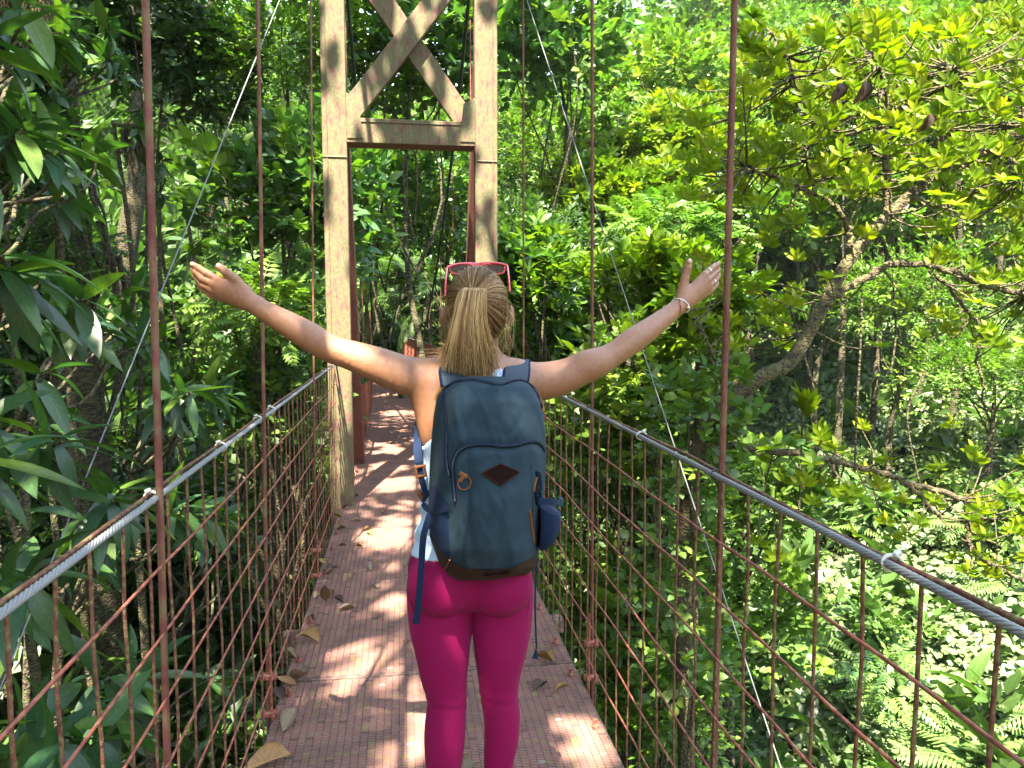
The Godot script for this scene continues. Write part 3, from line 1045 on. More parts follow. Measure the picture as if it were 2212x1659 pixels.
	var waist := pt(1015, 1186, ZB).y
	f.cut(func(p: Vector3) -> float: return maxf(p.y - waist - 0.02 * sin((p.x - 0.18) * 4.0) * 0.2, 0.12 - p.y))
	var mb := MB.new()
	f.build(mb)
	# a few creases behind the knees
	for k in mb.v.size():
		var p := mb.v[k]
		for e: Array in [[966.0, 1512.0], [1078.0, 1502.0]]:
			var kc := pt(e[0], e[1], ZB)
			var dd := Vector2(p.x - kc.x, p.y - kc.y - 0.006)
			if absf(dd.y) < 0.05 and absf(dd.x) < 0.07 and p.z > ZB - 0.03:
				var ph := dd.y * 190.0 + sin(dd.x * 55.0) * 0.9
				var am := 0.0013 * exp(-pow(dd.y / 0.026, 2.0))
				mb.v[k] = p + mb.n[k] * am * sin(ph)
				mb.n[k] = (mb.n[k] - Vector3(0, am * 190.0 * cos(ph), 0)).normalized()
	part("leggings", mb.mesh(), M["leggings"], t)
	for e: Array in [[[904, 1232], [886, 1262], [882, 1300], [892, 1335]], [[948, 1214], [915, 1226], [893, 1250]], [[1136, 1238], [1142, 1262], [1143, 1300], [1136, 1340]]]:
		var pts := []
		for q: Array in e:
			var base := pt(q[0], q[1], ZB)
			var back := absf(q[0] - 1016.0) / 142.0
			pts.append(pt(q[0], q[1], ZB + 0.135 * sqrt(maxf(0.02, 1.0 - back * back)) + 0.012))
		mb = MB.new()
		mb.tube(curve(pts, 16), PackedFloat32Array([0.0014]), 5)
		part("seam", mb.mesh(), M["legging_seam"], t)
	# tank top
	f = Field.new(Vector3(-0.1, 0.82, -2.2), Vector3(0.48, 1.5, -1.80), 0.0085)
	torso(f, 0.0045)
	var low := pt(1015, 1193, ZB).y
	f.cut(func(p: Vector3) -> float:
		var cx := 0.185
		var ax := absf(p.x - cx)
		var arm := 0.16 - 0.085 * ss(1.14, 1.30, p.y)     # arm holes
		return maxf(maxf(low - p.y, ax - arm), p.y - 1.405 + 0.05 * ss(0.06, 0.0, ax)))
	mb = MB.new()
	f.build(mb)
	for k in mb.v.size():      # loose folds at the side
		var p := mb.v[k]
		if p.y < 1.12:
			var am := 0.0045 * ss(1.12, 0.98, p.y)
			var ph := p.y * 85.0 + p.x * 30.0 + sin(p.z * 40.0)
			mb.v[k] = p + Vector3(mb.n[k].x, 0, mb.n[k].z) * (am * sin(ph) + am * 1.2)
			mb.n[k] = (mb.n[k] - Vector3(0, am * 85.0 * cos(ph), 0)).normalized()
	part("tank_top", mb.mesh(), M["tank_top"], t)
	# shoes
	for lg: Array in [leg(true), leg(false)]:
		var an: Vector3 = lg[8][0]
		f = Field.new(Vector3(an.x - 0.08, 0.0, an.z - 0.27), Vector3(an.x + 0.08, 0.17, an.z + 0.11), 0.008)
		f.bone(an + Vector3(0, 0.0, 0.01), Vector3(an.x, 0.06, an.z + 0.02), 0.043, 0.04, 0.02)
		f.bone(Vector3(an.x, 0.05, an.z + 0.03), Vector3(an.x, 0.045, an.z - 0.16), 0.04, 0.042, 0.03, Vector3(1, 1.1, 1))
		f.cut(func(p: Vector3) -> float: return 0.028 - p.y)
		mb = MB.new()
		f.build(mb)
		var sh := part("shoe", mb.mesh(), M["shoe"], t)
		mb = MB.new()
		mb.ball(Vector3(an.x, 0.022, an.z - 0.065), Vector3(0.047, 0.016, 0.147), 20, 8)
		part("sole", mb.mesh(), M["sole"], sh)
	_hair(t, hc)
	_trinkets(hc)

func hair_color(light: float) -> Color:
	var dark := Color(0.045, 0.024, 0.012)
	var mid := Color(0.235, 0.13, 0.05)
	var pale := Color(0.55, 0.385, 0.19)
	return dark.lerp(mid, clampf(light * 2.0, 0, 1)).lerp(pale, clampf(light * 2.0 - 1.0, 0, 1))

func _hair(t: Node3D, hc: Vector3) -> void:
	var R := Vector3(0.0795, 0.105, 0.096)
	var tie := pt(1019, 640, ZB + 0.075)
	# base cap
	var cap := MB.new()
	var nu := 40
	var nv := 22
	for a in nv + 1:
		for b in nu + 1:
			var la := PI * 0.73 * a / nv
			var lo := TAU * b / nu
			var d := Vector3(sin(la) * cos(lo), cos(la), sin(la) * sin(lo))
			d = Basis(Vector3.RIGHT, 0.42) * d
			cap.vert(hc + d * (R - Vector3.ONE * 0.004), (d / R).normalized(), hair_color(0.22))
	for a in nv:
		for b in nu:
			var q := a * (nu + 1) + b
			cap.quad(q, q + 1, q + nu + 2, q + nu + 1)
	var h := part("hair", cap.mesh(), M["hair"], t)
	# strands combed over the head to the tie
	var st := MB.new()
	for k in 1500:
		var la := rr(0.55, 1.0) * PI * 0.70
		if k % 4 == 0:
			la = rr(0.1, 1.0) * PI * 0.70
		var lo := rr(0, TAU)
		var d := Basis(Vector3.RIGHT, 0.42) * Vector3(sin(la) * cos(lo), cos(la), sin(la) * sin(lo))
		var td := ((tie - hc) / R).normalized()
		if d.dot(td) > 0.96:
			continue
		var lightv := clampf(0.36 + rr(-0.28, 0.34) + 0.4 * gnoise.get_noise_2d(lo * 12.0, 5.0), 0.02, 0.95)
		var p := PackedVector3Array()
		var rad := PackedFloat32Array()
		var lift := rr(0.0, 0.004) + (0.006 if k % 37 == 0 else 0.0)
		var side := rr(-0.02, 0.02)
		for q in 9:
			var u := q / 8.0
			var dd := d.slerp(td, u)
			dd = (dd + Vector3(side * sin(PI * u), side * 0.7 * sin(PI * u), 0)).normalized()
			p.append(hc + dd * (R + Vector3.ONE * (lift * sin(PI * u * 0.9) + 0.003 + 0.010 * u * u)))
			rad.append(0.0011 * (1.0 - 0.4 * u))
		st.tube(p, rad, 3, PackedColorArray([hair_color(lightv), hair_color(clampf(lightv + rr(-0.06, 0.1), 0, 1))]), 0, 0.0, false)
	var o := part("combed_strands", st.mesh(), M["hair"], h, true)
	o.position = Vector3.ZERO
	o.set_meta("kind", "stuff")
	# ponytail
	st = MB.new()
	var neck := pt(1020, 800, ZB + 0.06)
	for k in 1500:
		var th := rr(0, TAU)
		var q := sqrt(rr(0, 1))
		var rx := cos(th) * q
		var rz := sin(th) * q
		var tipx := 1014.0 + rx * 62.0 + rr(-14, 14)
		var tipy := 788.0 + rr(-40, 26) - absf(rx) * 12.0 + (20.0 * rx if rx > 0 else 0.0)
		if k % 60 == 0: tipx += rr(-30, 34)
		var tip := pt(tipx, tipy, ZB + 0.085 + rz * 0.025)
		var s0 := tie + Vector3(rx * 0.017, rz * 0.010, rz * 0.014)
		var s1 := tie + Vector3(rx * 0.034, 0.012 + rr(-0.004, 0.006), 0.030 + rz * 0.018)
		var s2 := pt(1014 + rx * 38.0, 685, ZB + 0.112 + rz * 0.024)
		var s3 := pt(1013 + rx * 53.0, 742, ZB + 0.104 + rz * 0.026)
		var lightv := clampf(0.66 + 0.55 * gnoise.get_noise_2d(rx * 60.0, rz * 20.0) + rr(-0.30, 0.30), 0.03, 1.0)
		var path := curve([s0, s1, s2, s3, tip], 11)
		for i in path.size():
			path[i] += Vector3(rr(-1, 1), 0, rr(-1, 1)) * 0.0011
		var rad := taper(0.0014, 0.0006, 11)
		st.tube(path, rad, 3, PackedColorArray([hair_color(lightv)]), 0, 0.0, false)
	o = part("ponytail", st.mesh(), M["hair"], h, true)
	o.set_meta("kind", "stuff")
	# loose hairs round the neck and the ears, and on the shoulder
	st = MB.new()
	for k in 130:
		var s := -1.0 if rng.randf() < 0.55 else 1.0
		var a := pt(1030 + s * rr(45, 68), rr(640, 720), ZB + rr(-0.01, 0.03))
		var b := a + Vector3(s * rr(0.0, 0.02), -rr(0.01, 0.03), rr(0, 0.02))
		var e := a + Vector3(s * rr(-0.02, 0.022), -rr(0.04, 0.10), rr(-0.01, 0.03))
		var g := e + Vector3(s * rr(-0.015, 0.012), -rr(0.01, 0.05), 0)
		st.tube(curve([a, b, e, g], 9), taper(0.0006, 0.0003, 9), 3, PackedColorArray([hair_color(rr(0.35, 0.8))]), 0, 0.0, false)
	for k in 26:
		var a := pt(rr(965, 985), rr(760, 785), ZB + 0.06)
		var e := pt(rr(905, 950), rr(755, 775), ZB + rr(0.01, 0.04))
		st.tube(curve([a, a.lerp(e, 0.5) + Vector3(0, rr(0.0, 0.012), 0.01), e], 7), taper(0.0007, 0.0003, 7), 3, PackedColorArray([hair_color(rr(0.6, 1.0))]), 0, 0.0, false)
	o = part("loose_hairs", st.mesh(), M["hair"], h, true)
	o.set_meta("kind", "stuff")
	var band := MB.new()
	var ring := PackedVector3Array()
	for k in 17:
		var a := TAU * k / 16.0
		ring.append(tie + Vector3(cos(a) * 0.019, sin(a) * 0.015, 0.006))
	band.tube(ring, PackedFloat32Array([0.004]), 6, PackedColorArray([hair_color(0.2)]))
	part("hair_tie", band.mesh(), M["hair"], h, true)

func _trinkets(hc: Vector3) -> void:
	# sunglasses pushed up on the head
	var zf := ZB - 0.105
	var g := thing("sunglasses", "clear pink framed sunglasses pushed up on the woman's head", "sunglasses", pt(1030, 575, zf))
	var mb := MB.new()
	var top := curve([pt(966, 577, zf + 0.03), pt(985, 571, zf + 0.012), pt(1010, 569, zf + 0.004), pt(1030, 570, zf), pt(1052, 568, zf + 0.004), pt(1078, 569, zf + 0.012), pt(1096, 574, zf + 0.03)], 30)
	mb.tube(top, PackedFloat32Array([0.0032]), 8)
	mb.rbox(Transform3D(Basis(), pt(1030, 574, zf)), Vector3(0.02, 0.012, 0.006), 0.002)
	part("brow_bar", mb.mesh(), M["pink_plastic"], g)
	for s: float in [-1.0, 1.0]:
		mb = MB.new()
		var ring := []
		for k in 21:
			var a := TAU * k / 20.0
			var ex := absf(cos(a))
			var qx := signf(cos(a)) * pow(absf(cos(a)), 0.6)
			var qy := signf(sin(a)) * pow(absf(sin(a)), 0.6)
			ring.append(pt(1031 + s * (33 + qx * 26), 581 + qy * 11, zf + 0.004 + 0.010 * absf(qx + s * 0.2) * 0.5))
		mb.tube(pathv(ring), PackedFloat32Array([0.003]), 6)
		var fr := part("rim", mb.mesh(), M["pink_plastic"], g)
		mb = MB.new()
		mb.face(ring.slice(0, 20), Vector3.BACK)
		part("lens", mb.mesh(), M["lens"], fr)
		mb = MB.new()
		var a0 := pt(966, 578, zf + 0.03) if s < 0 else pt(1096, 575, zf + 0.03)
		var a1 := pt(963, 605, ZB - 0.02) if s < 0 else pt(1099, 600, ZB - 0.02)
		var a2 := pt(962, 640, ZB + 0.0) if s < 0 else pt(1101, 630, ZB + 0.0)
		mb.tube(curve([a0, a1, a2], 14), PackedFloat32Array([0.0028]), 8)
		part("temple", mb.mesh(), M["pink_plastic"], g)
	# bracelet
	var ring2 := PackedVector3Array()
	var wc := pt(1470, 660, ZB - 0.107)
	var ax := (pt(1510, 620, ZB - 0.14) - pt(1440, 683, ZB - 0.085)).normalized()
	var u := ax.cross(Vector3.BACK).normalized()
	var vv := ax.cross(u)
	for k in 33:
		var a := TAU * k / 32.0
		ring2.append(wc + (u * cos(a) + vv * sin(a)) * 0.0272 + ax * (0.006 * cos(a + 0.5)))
	mb = MB.new()
	mb.tube(ring2, PackedFloat32Array([0.0016]), 6)
	var kn := wc + u * -0.010 * 0.0 + (vv * (1.0 if vv.z > 0 else -1.0) * 0.024 - u * (1.0 if u.x < 0 else -1.0) * 0.013)
	mb.ball(kn, Vector3.ONE * 0.0035, 8, 6)
	solo("bracelet", mb.mesh(), M["cord_white"], "thin white cord bracelet round the woman's wrist", "bracelet")
	# rings
	for e: Array in [[pt(1522, 594, ZB - 0.135), pt(1538, 580, ZB - 0.165), 0.52, 0.0106, "silver ring on the woman's index finger"], [pt(1532, 617, ZB - 0.143), pt(1545, 606, ZB - 0.172), 0.6, 0.0100, "wide silver ring on the woman's ring finger"]]:
		var a: Vector3 = e[0]
		var b: Vector3 = e[1]
		var d := (b - a).normalized()
		var c := a.lerp(b, e[2])
		var uu := d.cross(Vector3.UP).normalized()
		var v2 := d.cross(uu)
		var rp := PackedVector3Array()
		for k in 21:
			var an := TAU * k / 20.0
			rp.append(c + (uu * cos(an) + v2 * sin(an)) * e[3])
		mb = MB.new()
		mb.tube(rp, PackedFloat32Array([0.0017]), 6)
		solo("finger_ring", mb.mesh(), M["silver"], e[4], "ring", "rings on the woman's hand")

# ---------------------------------------------------------------- backpack
const ZBACK := ZB + 0.085
const BAG_L := [[813, 1012], [818, 985], [832, 962], [853, 944], [900, 936], [960, 931], [1014, 928], [1090, 926], [1145, 927], [1185, 938], [1221, 951], [1245, 970], [1254, 990]]
const BAG_R := [[813, 1083], [817, 1112], [822, 1130], [832, 1147], [850, 1161], [871, 1170], [925, 1178], [980, 1181], [1050, 1177], [1100, 1171], [1160, 1166], [1200, 1163], [1225, 1160], [1240, 1140], [1254, 1060]]
const BAG_D := [[813, 0.07], [835, 0.125], [870, 0.155], [950, 0.175], [1080, 0.20], [1190, 0.195], [1230, 0.165], [1254, 0.12]]
var bagnoise := FastNoiseLite.new()

func tab(tb: Array, y: float) -> float:
	if y <= tb[0][0]: return tb[0][1]
	for k in tb.size() - 1:
		if y <= tb[k + 1][0]:
			var u: float = (y - tb[k][0]) / float(tb[k + 1][0] - tb[k][0])
			return lerpf(tb[k][1], tb[k + 1][1], u)
	return tb[tb.size() - 1][1]
func arc(px: float) -> float:
	return tab([[975, 1010], [981, 990], [992, 973], [1013, 963], [1050, 960.5], [1089, 964], [1120, 960], [1148, 954], [1165, 958], [1178, 976]], px)
func bag(px: float, py: float, off := 0.0) -> Vector3:
	var l := tab(BAG_L, py)
	var r := tab(BAG_R, py)
	var u := clampf((px - (l + r) * 0.5) / ((r - l) * 0.5), -1.0, 1.0)
	var d := tab(BAG_D, py) * pow(maxf(0.0, 1.0 - pow(absf(u), 2.8)), 1.0 / 2.4)
	var e := 1.0 - pow(absf(u), 4.0)
	var w := bagnoise.get_noise_2d(px * 0.7 + py * 0.35, py * 0.32 - px * 0.15) * 0.015
	w += bagnoise.get_noise_2d(px * 1.5 - py * 0.5 + 300.0, py * 0.35 + px * 0.3) * 0.005
	# slumped folds beside the centre seam and under the zip
	w += 0.004 * sin(py * 0.045 + px * 0.06 + 2.0 * sin(px * 0.02)) * ss(0.2, 0.8, absf(u)) * ss(870.0, 930.0, py)
	w += 0.0075 * exp(-pow((px - 985.0 - (py - 900.0) * 0.25) / 9.0, 2.0)) * ss(860.0, 910.0, py) * ss(985.0, 940.0, py)
	w -= 0.006 * exp(-pow((px - 1125.0 + (py - 900.0) * 0.5) / 11.0, 2.0)) * ss(870.0, 920.0, py) * ss(960.0, 940.0, py)
	w -= 0.005 * exp(-pow((px - 1014.0 - (py - 1100.0) * 0.04) / 7.0, 2.0)) * ss(985.0, 1030.0, py) * ss(1230.0, 1190.0, py)
	w -= 0.006 * exp(-pow((py - arc(px) + 4.0) / 7.0, 2.0)) * ss(975.0, 990.0, px)
	return pt(px, py, ZBACK + d + (off + w) * e)
func bag_sheet(x0: Callable, x1: Callable, y0: float, y1: float, nx: int, ny: int, off: float, hem := 0.12) -> MB:
	var mb := MB.new()
	var P := []
	for j in ny + 1:
		for i in nx + 1:
			var u := float(i) / nx
			var v := float(j) / ny
			var py := lerpf(y0, y1, v)
			var px := lerpf(x0.call(py), x1.call(py), u)
			var edge := minf(minf(u, 1.0 - u) / hem, minf(v, 1.0 - v) / hem)
			P.append(bag(px, py, off * ss(-0.25, 1.0, edge)))
	for j in ny + 1:
		for i in nx + 1:
			var a: Vector3 = P[j * (nx + 1) + mini(i + 1, nx)] - P[j * (nx + 1) + maxi(i - 1, 0)]
			var b: Vector3 = P[mini(j + 1, ny) * (nx + 1) + i] - P[maxi(j - 1, 0) * (nx + 1) + i]
			var n := b.cross(a).normalized()
			if n.z < -0.2: n = -n
			mb.vert(P[j * (nx + 1) + i], n)
	for j in ny:
		for i in nx:
			var q := j * (nx + 1) + i
			mb.quad(q, q + 1, q + nx + 2, q + nx + 1)
	return mb
func ribbon(mb: MB, path: PackedVector3Array, side: Vector3, w: float, th := 0.0016) -> void:
	var first := mb.v.size()
	for k in path.size():
		var t := (path[mini(k + 1, path.size() - 1)] - path[maxi(k - 1, 0)]).normalized()
		var s := (side - t * side.dot(t)).normalized()
		var n := t.cross(s)
		for e: Array in [[-1, 1, n], [1, 1, n], [1, -1, -n], [-1, -1, -n], [-1, 1, -s], [-1, -1, -s], [1, 1, s], [1, -1, s]]:
			mb.vert(path[k] + s * (w * 0.5 * e[0]) + n * (th * 0.5 * e[1]), e[2])
	for k in path.size() - 1:
		var a := first + k * 8
		var b := a + 8
		mb.quad(a, a + 1, b + 1, b)
		mb.quad(a + 2, a + 3, b + 3, b + 2)
		mb.quad(a + 4, a + 5, b + 5, b + 4)
		mb.quad(a + 6, a + 7, b + 7, b + 6)
func bag_line(pts: Array, off: float, n: int) -> PackedVector3Array:
	var out := []
	for k in pts.size():
		out.append(Vector3(pts[k][0], pts[k][1], 0))
	var c := curve(out, n)
	var p := PackedVector3Array()
	for q in c:
		p.append(bag(q.x, q.y, off))
	return p
func zip(t: Node3D, pts: Array, off := 0.004) -> void:
	var mb := MB.new()
	var n := 60
	mb.tube(bag_line(pts, off, n), PackedFloat32Array([0.0042]), 8)
	var z := part("zip", mb.mesh(), M["zip_navy"], t)
	mb = MB.new()
	var c := bag_line(pts, off + 0.0045, 130)
	for k in range(0, c.size() - 1):
		var d := (c[k + 1] - c[k]).normalized()
		mb.rbox(Transform3D(aim(d, Vector3.BACK), c[k]), Vector3(0.0042, 0.0014, 0.0016), 0.0004)
	part("zip_teeth", mb.mesh(), M["zip_teeth"], z).set_meta("kind", "stuff")

func _backpack() -> void:
	bagnoise.seed = 9
	bagnoise.frequency = 0.016
	var t := thing("backpack", "slate blue backpack with brown base and brown diamond patch on the woman's back", "backpack", bag(1050, 1200))
	var mb := bag_sheet(func(y: float) -> float: return tab(BAG_L, y), func(y: float) -> float: return tab(BAG_R, y), 813, 1254, 56, 80, 0.0)
	var first := mb.v.size()      # the flat side against the back
	for j in 41:
		var y := lerpf(813, 1254, j / 40.0)
		mb.vert(pt(tab(BAG_L, y), y, ZBACK), Vector3.FORWARD)
		mb.vert(pt(tab(BAG_R, y), y, ZBACK), Vector3.FORWARD)
	for j in 40:
		mb.quad(first + j * 2, first + j * 2 + 1, first + j * 2 + 3, first + j * 2 + 2)
	part("main_bag", mb.mesh(), M["pack_slate"], t)
	# side panel
	mb = bag_sheet(func(y: float) -> float: return tab(BAG_L, y) + 0.3, func(y: float) -> float: return tab([[846, 954], [883, 961], [933, 965], [993, 963], [1050, 971], [1084, 974]], y), 846, 1088, 8, 40, 0.0016, 0.05)
	part("side_panel", mb.mesh(), M["pack_slate_dark"], t)
	# front pocket
	mb = MB.new()
	var P := []
	var nx := 40
	var ny := 40
	for j in ny + 1:
		for i in nx + 1:
			var u := float(i) / nx
			var v := float(j) / ny
			var px := lerpf(976.0 + 6.0 * v, 1177.0 - 13.0 * v, u)
			var py := lerpf(arc(px) + 3.0, 1229.0, v)
			px = minf(px, tab(BAG_R, py) - 0.5)
			var edge := minf(minf(u, 1.0 - u) / 0.07, v / 0.06)
			P.append(bag(px, py, 0.001 + 0.011 * ss(0.0, 1.0, edge) * (1.0 - 0.5 * v)))
	for j in ny + 1:
		for i in nx + 1:
			var a: Vector3 = P[j * (nx + 1) + mini(i + 1, nx)] - P[j * (nx + 1) + maxi(i - 1, 0)]
			var b: Vector3 = P[mini(j + 1, ny) * (nx + 1) + i] - P[maxi(j - 1, 0) * (nx + 1) + i]
			var n := b.cross(a).normalized()
			if n.z < -0.2: n = -n
			mb.vert(P[j * (nx + 1) + i], n)
	for j in ny:
		for i in nx:
			var q := j * (nx + 1) + i
			mb.quad(q, q + 1, q + nx + 2, q + nx + 1)
	part("front_pocket", mb.mesh(), M["pack_slate"], t)
	# brown base
	mb = MB.new()
	P = []
	nx = 44
	ny = 10
	var tops := [[925, 1146], [950, 1190], [973, 1214], [1013, 1229], [1060, 1232], [1110, 1226], [1145, 1208], [1164, 1192]]
	var lows := [[925, 1150], [950, 1222], [968, 1243], [985, 1252], [1040, 1254], [1090, 1251], [1135, 1243], [1158, 1227], [1164, 1200]]
	for j in ny + 1:
		for i in nx + 1:
			var px := lerpf(927.5, 1163.0, float(i) / nx)
			var py := lerpf(tab(tops, px), tab(lows, px), float(j) / ny)
			P.append(bag(px, py, 0.013))
	for j in ny + 1:
		for i in nx + 1:
			var a: Vector3 = P[j * (nx + 1) + mini(i + 1, nx)] - P[j * (nx + 1) + maxi(i - 1, 0)]
			var b: Vector3 = P[mini(j + 1, ny) * (nx + 1) + i] - P[maxi(j - 1, 0) * (nx + 1) + i]
			var n := b.cross(a).normalized()
			if n.z < -0.2: n = -n
			mb.vert(P[j * (nx + 1) + i], n)
	for j in ny:
		for i in nx:
			var q := j * (nx + 1) + i
			mb.quad(q, q + 1, q + nx + 2, q + nx + 1)
	var base := part("base", mb.mesh(), M["pack_brown"], t)
	mb = MB.new()
	mb.tube(bag_line([[1047, 1240], [1065, 1238], [1085, 1236], [1099, 1234]], 0.014, 14), PackedFloat32Array([0.0058]), 8)
	part("haul_loop", mb.mesh(), M["patch_leather"], base)
	# diamond patch
	mb = MB.new()
	var pp := [[1041, 1022], [1081, 1002], [1123, 1020], [1081, 1049]]
	var c := bag(1081, 1024, 0.017)
	var fan := []
	for k in 4:
		for q in 6:
			var u := q / 6.0
			fan.append(bag(lerpf(pp[k][0], pp[(k + 1) % 4][0], u), lerpf(pp[k][1], pp[(k + 1) % 4][1], u), 0.0155))
	for k in fan.size():
		mb.face([c, fan[k], fan[(k + 1) % fan.size()]], (Vector3.BACK + Vector3(0, 0.1, 0)).normalized())
	var pa := part("diamond_patch", mb.mesh(), M["patch_leather"], t)
	mb = MB.new()
	fan.append(fan[0])
	mb.tube(PackedVector3Array(fan), PackedFloat32Array([0.0016]), 5)
	part("patch_stitching", mb.mesh(), M["patch_edge"], pa)
	# zips
	zip(t, [[958, 846], [966, 836], [988, 825], [1021, 820], [1055, 826], [1081, 830], [1110, 822], [1130, 823], [1150, 836], [1164, 860], [1170, 880]])
	zip(t, [[957, 848], [961, 883], [965, 933], [964, 993], [970, 1027]])
	zip(t, [[983, 1082], [980, 1050], [977, 1012], [981, 990], [992, 973], [1013, 963], [1050, 960], [1089, 964], [1120, 960], [1148, 954], [1165, 958], [1176, 974]], 0.009)
	# seams
	for s: Array in [[[1013, 975], [1014, 1040], [1016, 1100], [1005, 1170], [1000, 1222]], [[966, 925], [974, 945], [990, 960]], [[1146, 1000], [1150, 1080], [1152, 1180]]]:
		mb = MB.new()
		mb.tube(bag_line(s, 0.011, 30), PackedFloat32Array([0.0013]), 5)
		part("seam", mb.mesh(), M["pack_slate_dark"], t)
	# side pockets
	mb = bag_sheet(func(y: float) -> float: return tab(BAG_L, y) - 0.2, func(y: float) -> float: return tab([[1046, 940], [1070, 955], [1086, 967], [1200, 971]], y), 1048, 1206, 10, 24, 0.004, 0.05)
	part("side_pocket", mb.mesh(), M["pack_navy"], t)
	mb = MB.new()
	var f := Field.new(pt(1150, 1190, ZBACK + 0.01), pt(1222, 1020, ZBACK + 0.15) + Vector3(0.02, 0.02, 0.02), 0.004)
	f.egg(pt(1180, 1108, ZBACK + 0.075), Vector3(0.036, 0.075, 0.06), 0.02)
	f.egg(pt(1172, 1145, ZBACK + 0.07), Vector3(0.024, 0.05, 0.05), 0.03)
	var ptop := pt(1190, 1062, ZBACK + 0.07).y
	f.cut(func(p: Vector3) -> float: return p.y - ptop - (0.19 - p.x) * 0.4 - 0.03)
	f.build(mb)
	part("side_pocket", mb.mesh(), M["pack_navy"], t)
	mb = MB.new()
	ribbon(mb, curve([pt(1163, 1082, ZBACK + 0.15), pt(1185, 1084, ZBACK + 0.142), pt(1203, 1086, ZBACK + 0.12), pt(1213, 1087, ZBACK + 0.09)], 12), Vector3.UP, 0.016)
	mb.rbox(Transform3D(Basis(), pt(1211, 1084, ZBACK + 0.095)), Vector3(0.008, 0.024, 0.02), 0.003)
	part("compression_strap", mb.mesh(), M["pack_navy"], t)
	mb = MB.new()
	ribbon(mb, bag_line([[924, 1092], [930, 1100], [945, 1103], [968, 1096]], 0.009, 14), Vector3.UP, 0.016)
	ribbon(mb, curve([pt(922, 1070, ZBACK + 0.02), pt(914, 1085, ZBACK + 0.03), pt(922, 1100, ZBACK + 0.03), pt(935, 1104, ZBACK + 0.06)], 12), Vector3.UP, 0.014)
	part("compression_strap", mb.mesh(), M["pack_navy"], t)
	mb = MB.new()
	mb.rbox(Transform3D(Basis(Vector3(0, 0, 1), 0.5), pt(910, 1072, ZBACK - 0.01)), Vector3(0.012, 0.03, 0.03), 0.003)
	part("strap_anchor", mb.mesh(), M["tan_leather"], t)
	# shoulder straps
	for e: Array in [[1116.0, 1.0], [978.0, -1.0]]:
		var x: float = e[0]
		var pth := curve([pt(x - 4 * e[1], 832, ZBACK - 0.002), pt(x, 806, ZB + 0.066), pt(x + 1 * e[1], 786, ZB + 0.02), pt(x + 4 * e[1], 783, ZB - 0.03), pt(x + 6 * e[1], 812, ZB - 0.085), pt(x + 4 * e[1], 900, ZB - 0.125), pt(x + 8 * e[1], 980, ZB - 0.11)], 30)
		mb = MB.new()
		ribbon(mb, pth, Vector3.RIGHT, 0.060, 0.012)
		var s := part("shoulder_strap", mb.mesh(), M["strap_grey"], t)
		mb = MB.new()
		for q: float in [-1.0, 1.0]:
			var pb := PackedVector3Array()
			for k in pth.size():
				pb.append(pth[k] + Vector3(q * 0.031, 0, 0))
			mb.tube(pb, PackedFloat32Array([0.0058]), 8)
		part("binding", mb.mesh(), M["pack_navy"], s)
	mb = MB.new()      # tan mesh lining peeping out beside the bag
	mb.tube(curve([pt(955, 838, ZBACK - 0.01), pt(943, 856, ZBACK - 0.012), pt(938, 885, ZBACK - 0.012)], 12), taper(0.007, 0.004, 12), 8)
	mb.tube(curve([pt(1160, 850, ZBACK - 0.012), pt(1170, 868, ZBACK - 0.012), pt(1174, 890, ZBACK - 0.012)], 12), taper(0.005, 0.003, 12), 8)
	part("back_lining", mb.mesh(), M["orange_mesh"], t)
	# lower strap under the arm with its buckle
	mb = MB.new()
	ribbon(mb, curve([pt(908, 900, ZB - 0.03), pt(904, 930, ZB + 0.0), pt(902, 965, ZB + 0.03), pt(905, 1000, ZB + 0.05)], 16), Vector3(1, 0, 0.5), 0.022, 0.006)
	ribbon(mb, curve([pt(905, 1000, ZB + 0.05), pt(910, 1030, ZB + 0.06), pt(918, 1060, ZB + 0.075), pt(926, 1072, ZBACK)], 16), Vector3(1, 0, 0.5), 0.016, 0.003)
	var ls := part("lower_strap", mb.mesh(), M["pack_navy"], t)
	mb = MB.new()
	var bc := pt(909, 1018, ZB + 0.062)
	for e: Array in [[0.0, 0.013, 0.028, 0.007], [0.0, -0.013, 0.028, 0.007], [-0.012, 0.0, 0.006, 0.03], [0.012, 0.0, 0.006, 0.03]]:
		mb.rbox(Transform3D(Basis(Vector3(0, 0, 1), 0.15), bc + Vector3(e[0], e[1], 0)), Vector3(e[2], e[3], 0.007), 0.002)
	part("buckle", mb.mesh(), M["tan_leather"], ls)
	# loose ends
	mb = MB.new()
	ribbon(mb, curve([pt(930, 1108, ZBACK + 0.05), pt(921, 1135, ZBACK + 0.055), pt(914, 1165, ZBACK + 0.055), pt(910, 1221, ZBACK + 0.06), pt(905, 1290, ZBACK + 0.065), pt(899, 1348, ZBACK + 0.068)], 40), Vector3(1, 0, 0.35), 0.0165, 0.0022)
	mb.rbox(Transform3D(Basis(), pt(899, 1341, ZBACK + 0.069)), Vector3(0.018, 0.018, 0.006), 0.002)
	part("loose_strap", mb.mesh(), M["pack_navy"], t)
	mb = MB.new()
	mb.tube(curve([pt(1160, 1205, ZBACK + 0.05), pt(1157, 1240, ZBACK + 0.05), pt(1156, 1320, ZBACK + 0.052), pt(1159, 1400, ZBACK + 0.05)], 40), PackedFloat32Array([0.0026]), 6)
	mb.face([pt(1158, 1398, ZBACK + 0.051), pt(1162, 1412, ZBACK + 0.051), pt(1161, 1424, ZBACK + 0.051), pt(1149, 1422, ZBACK + 0.051)], Vector3.BACK)
	part("loose_cord", mb.mesh(), M["pack_navy"], t)
	# tan pulls
	mb = MB.new()
	mb.rbox(Transform3D(Basis(Vector3(0, 0, 1), -0.5), bag(1001, 1026, 0.022)), Vector3(0.022, 0.010, 0.006), 0.002)
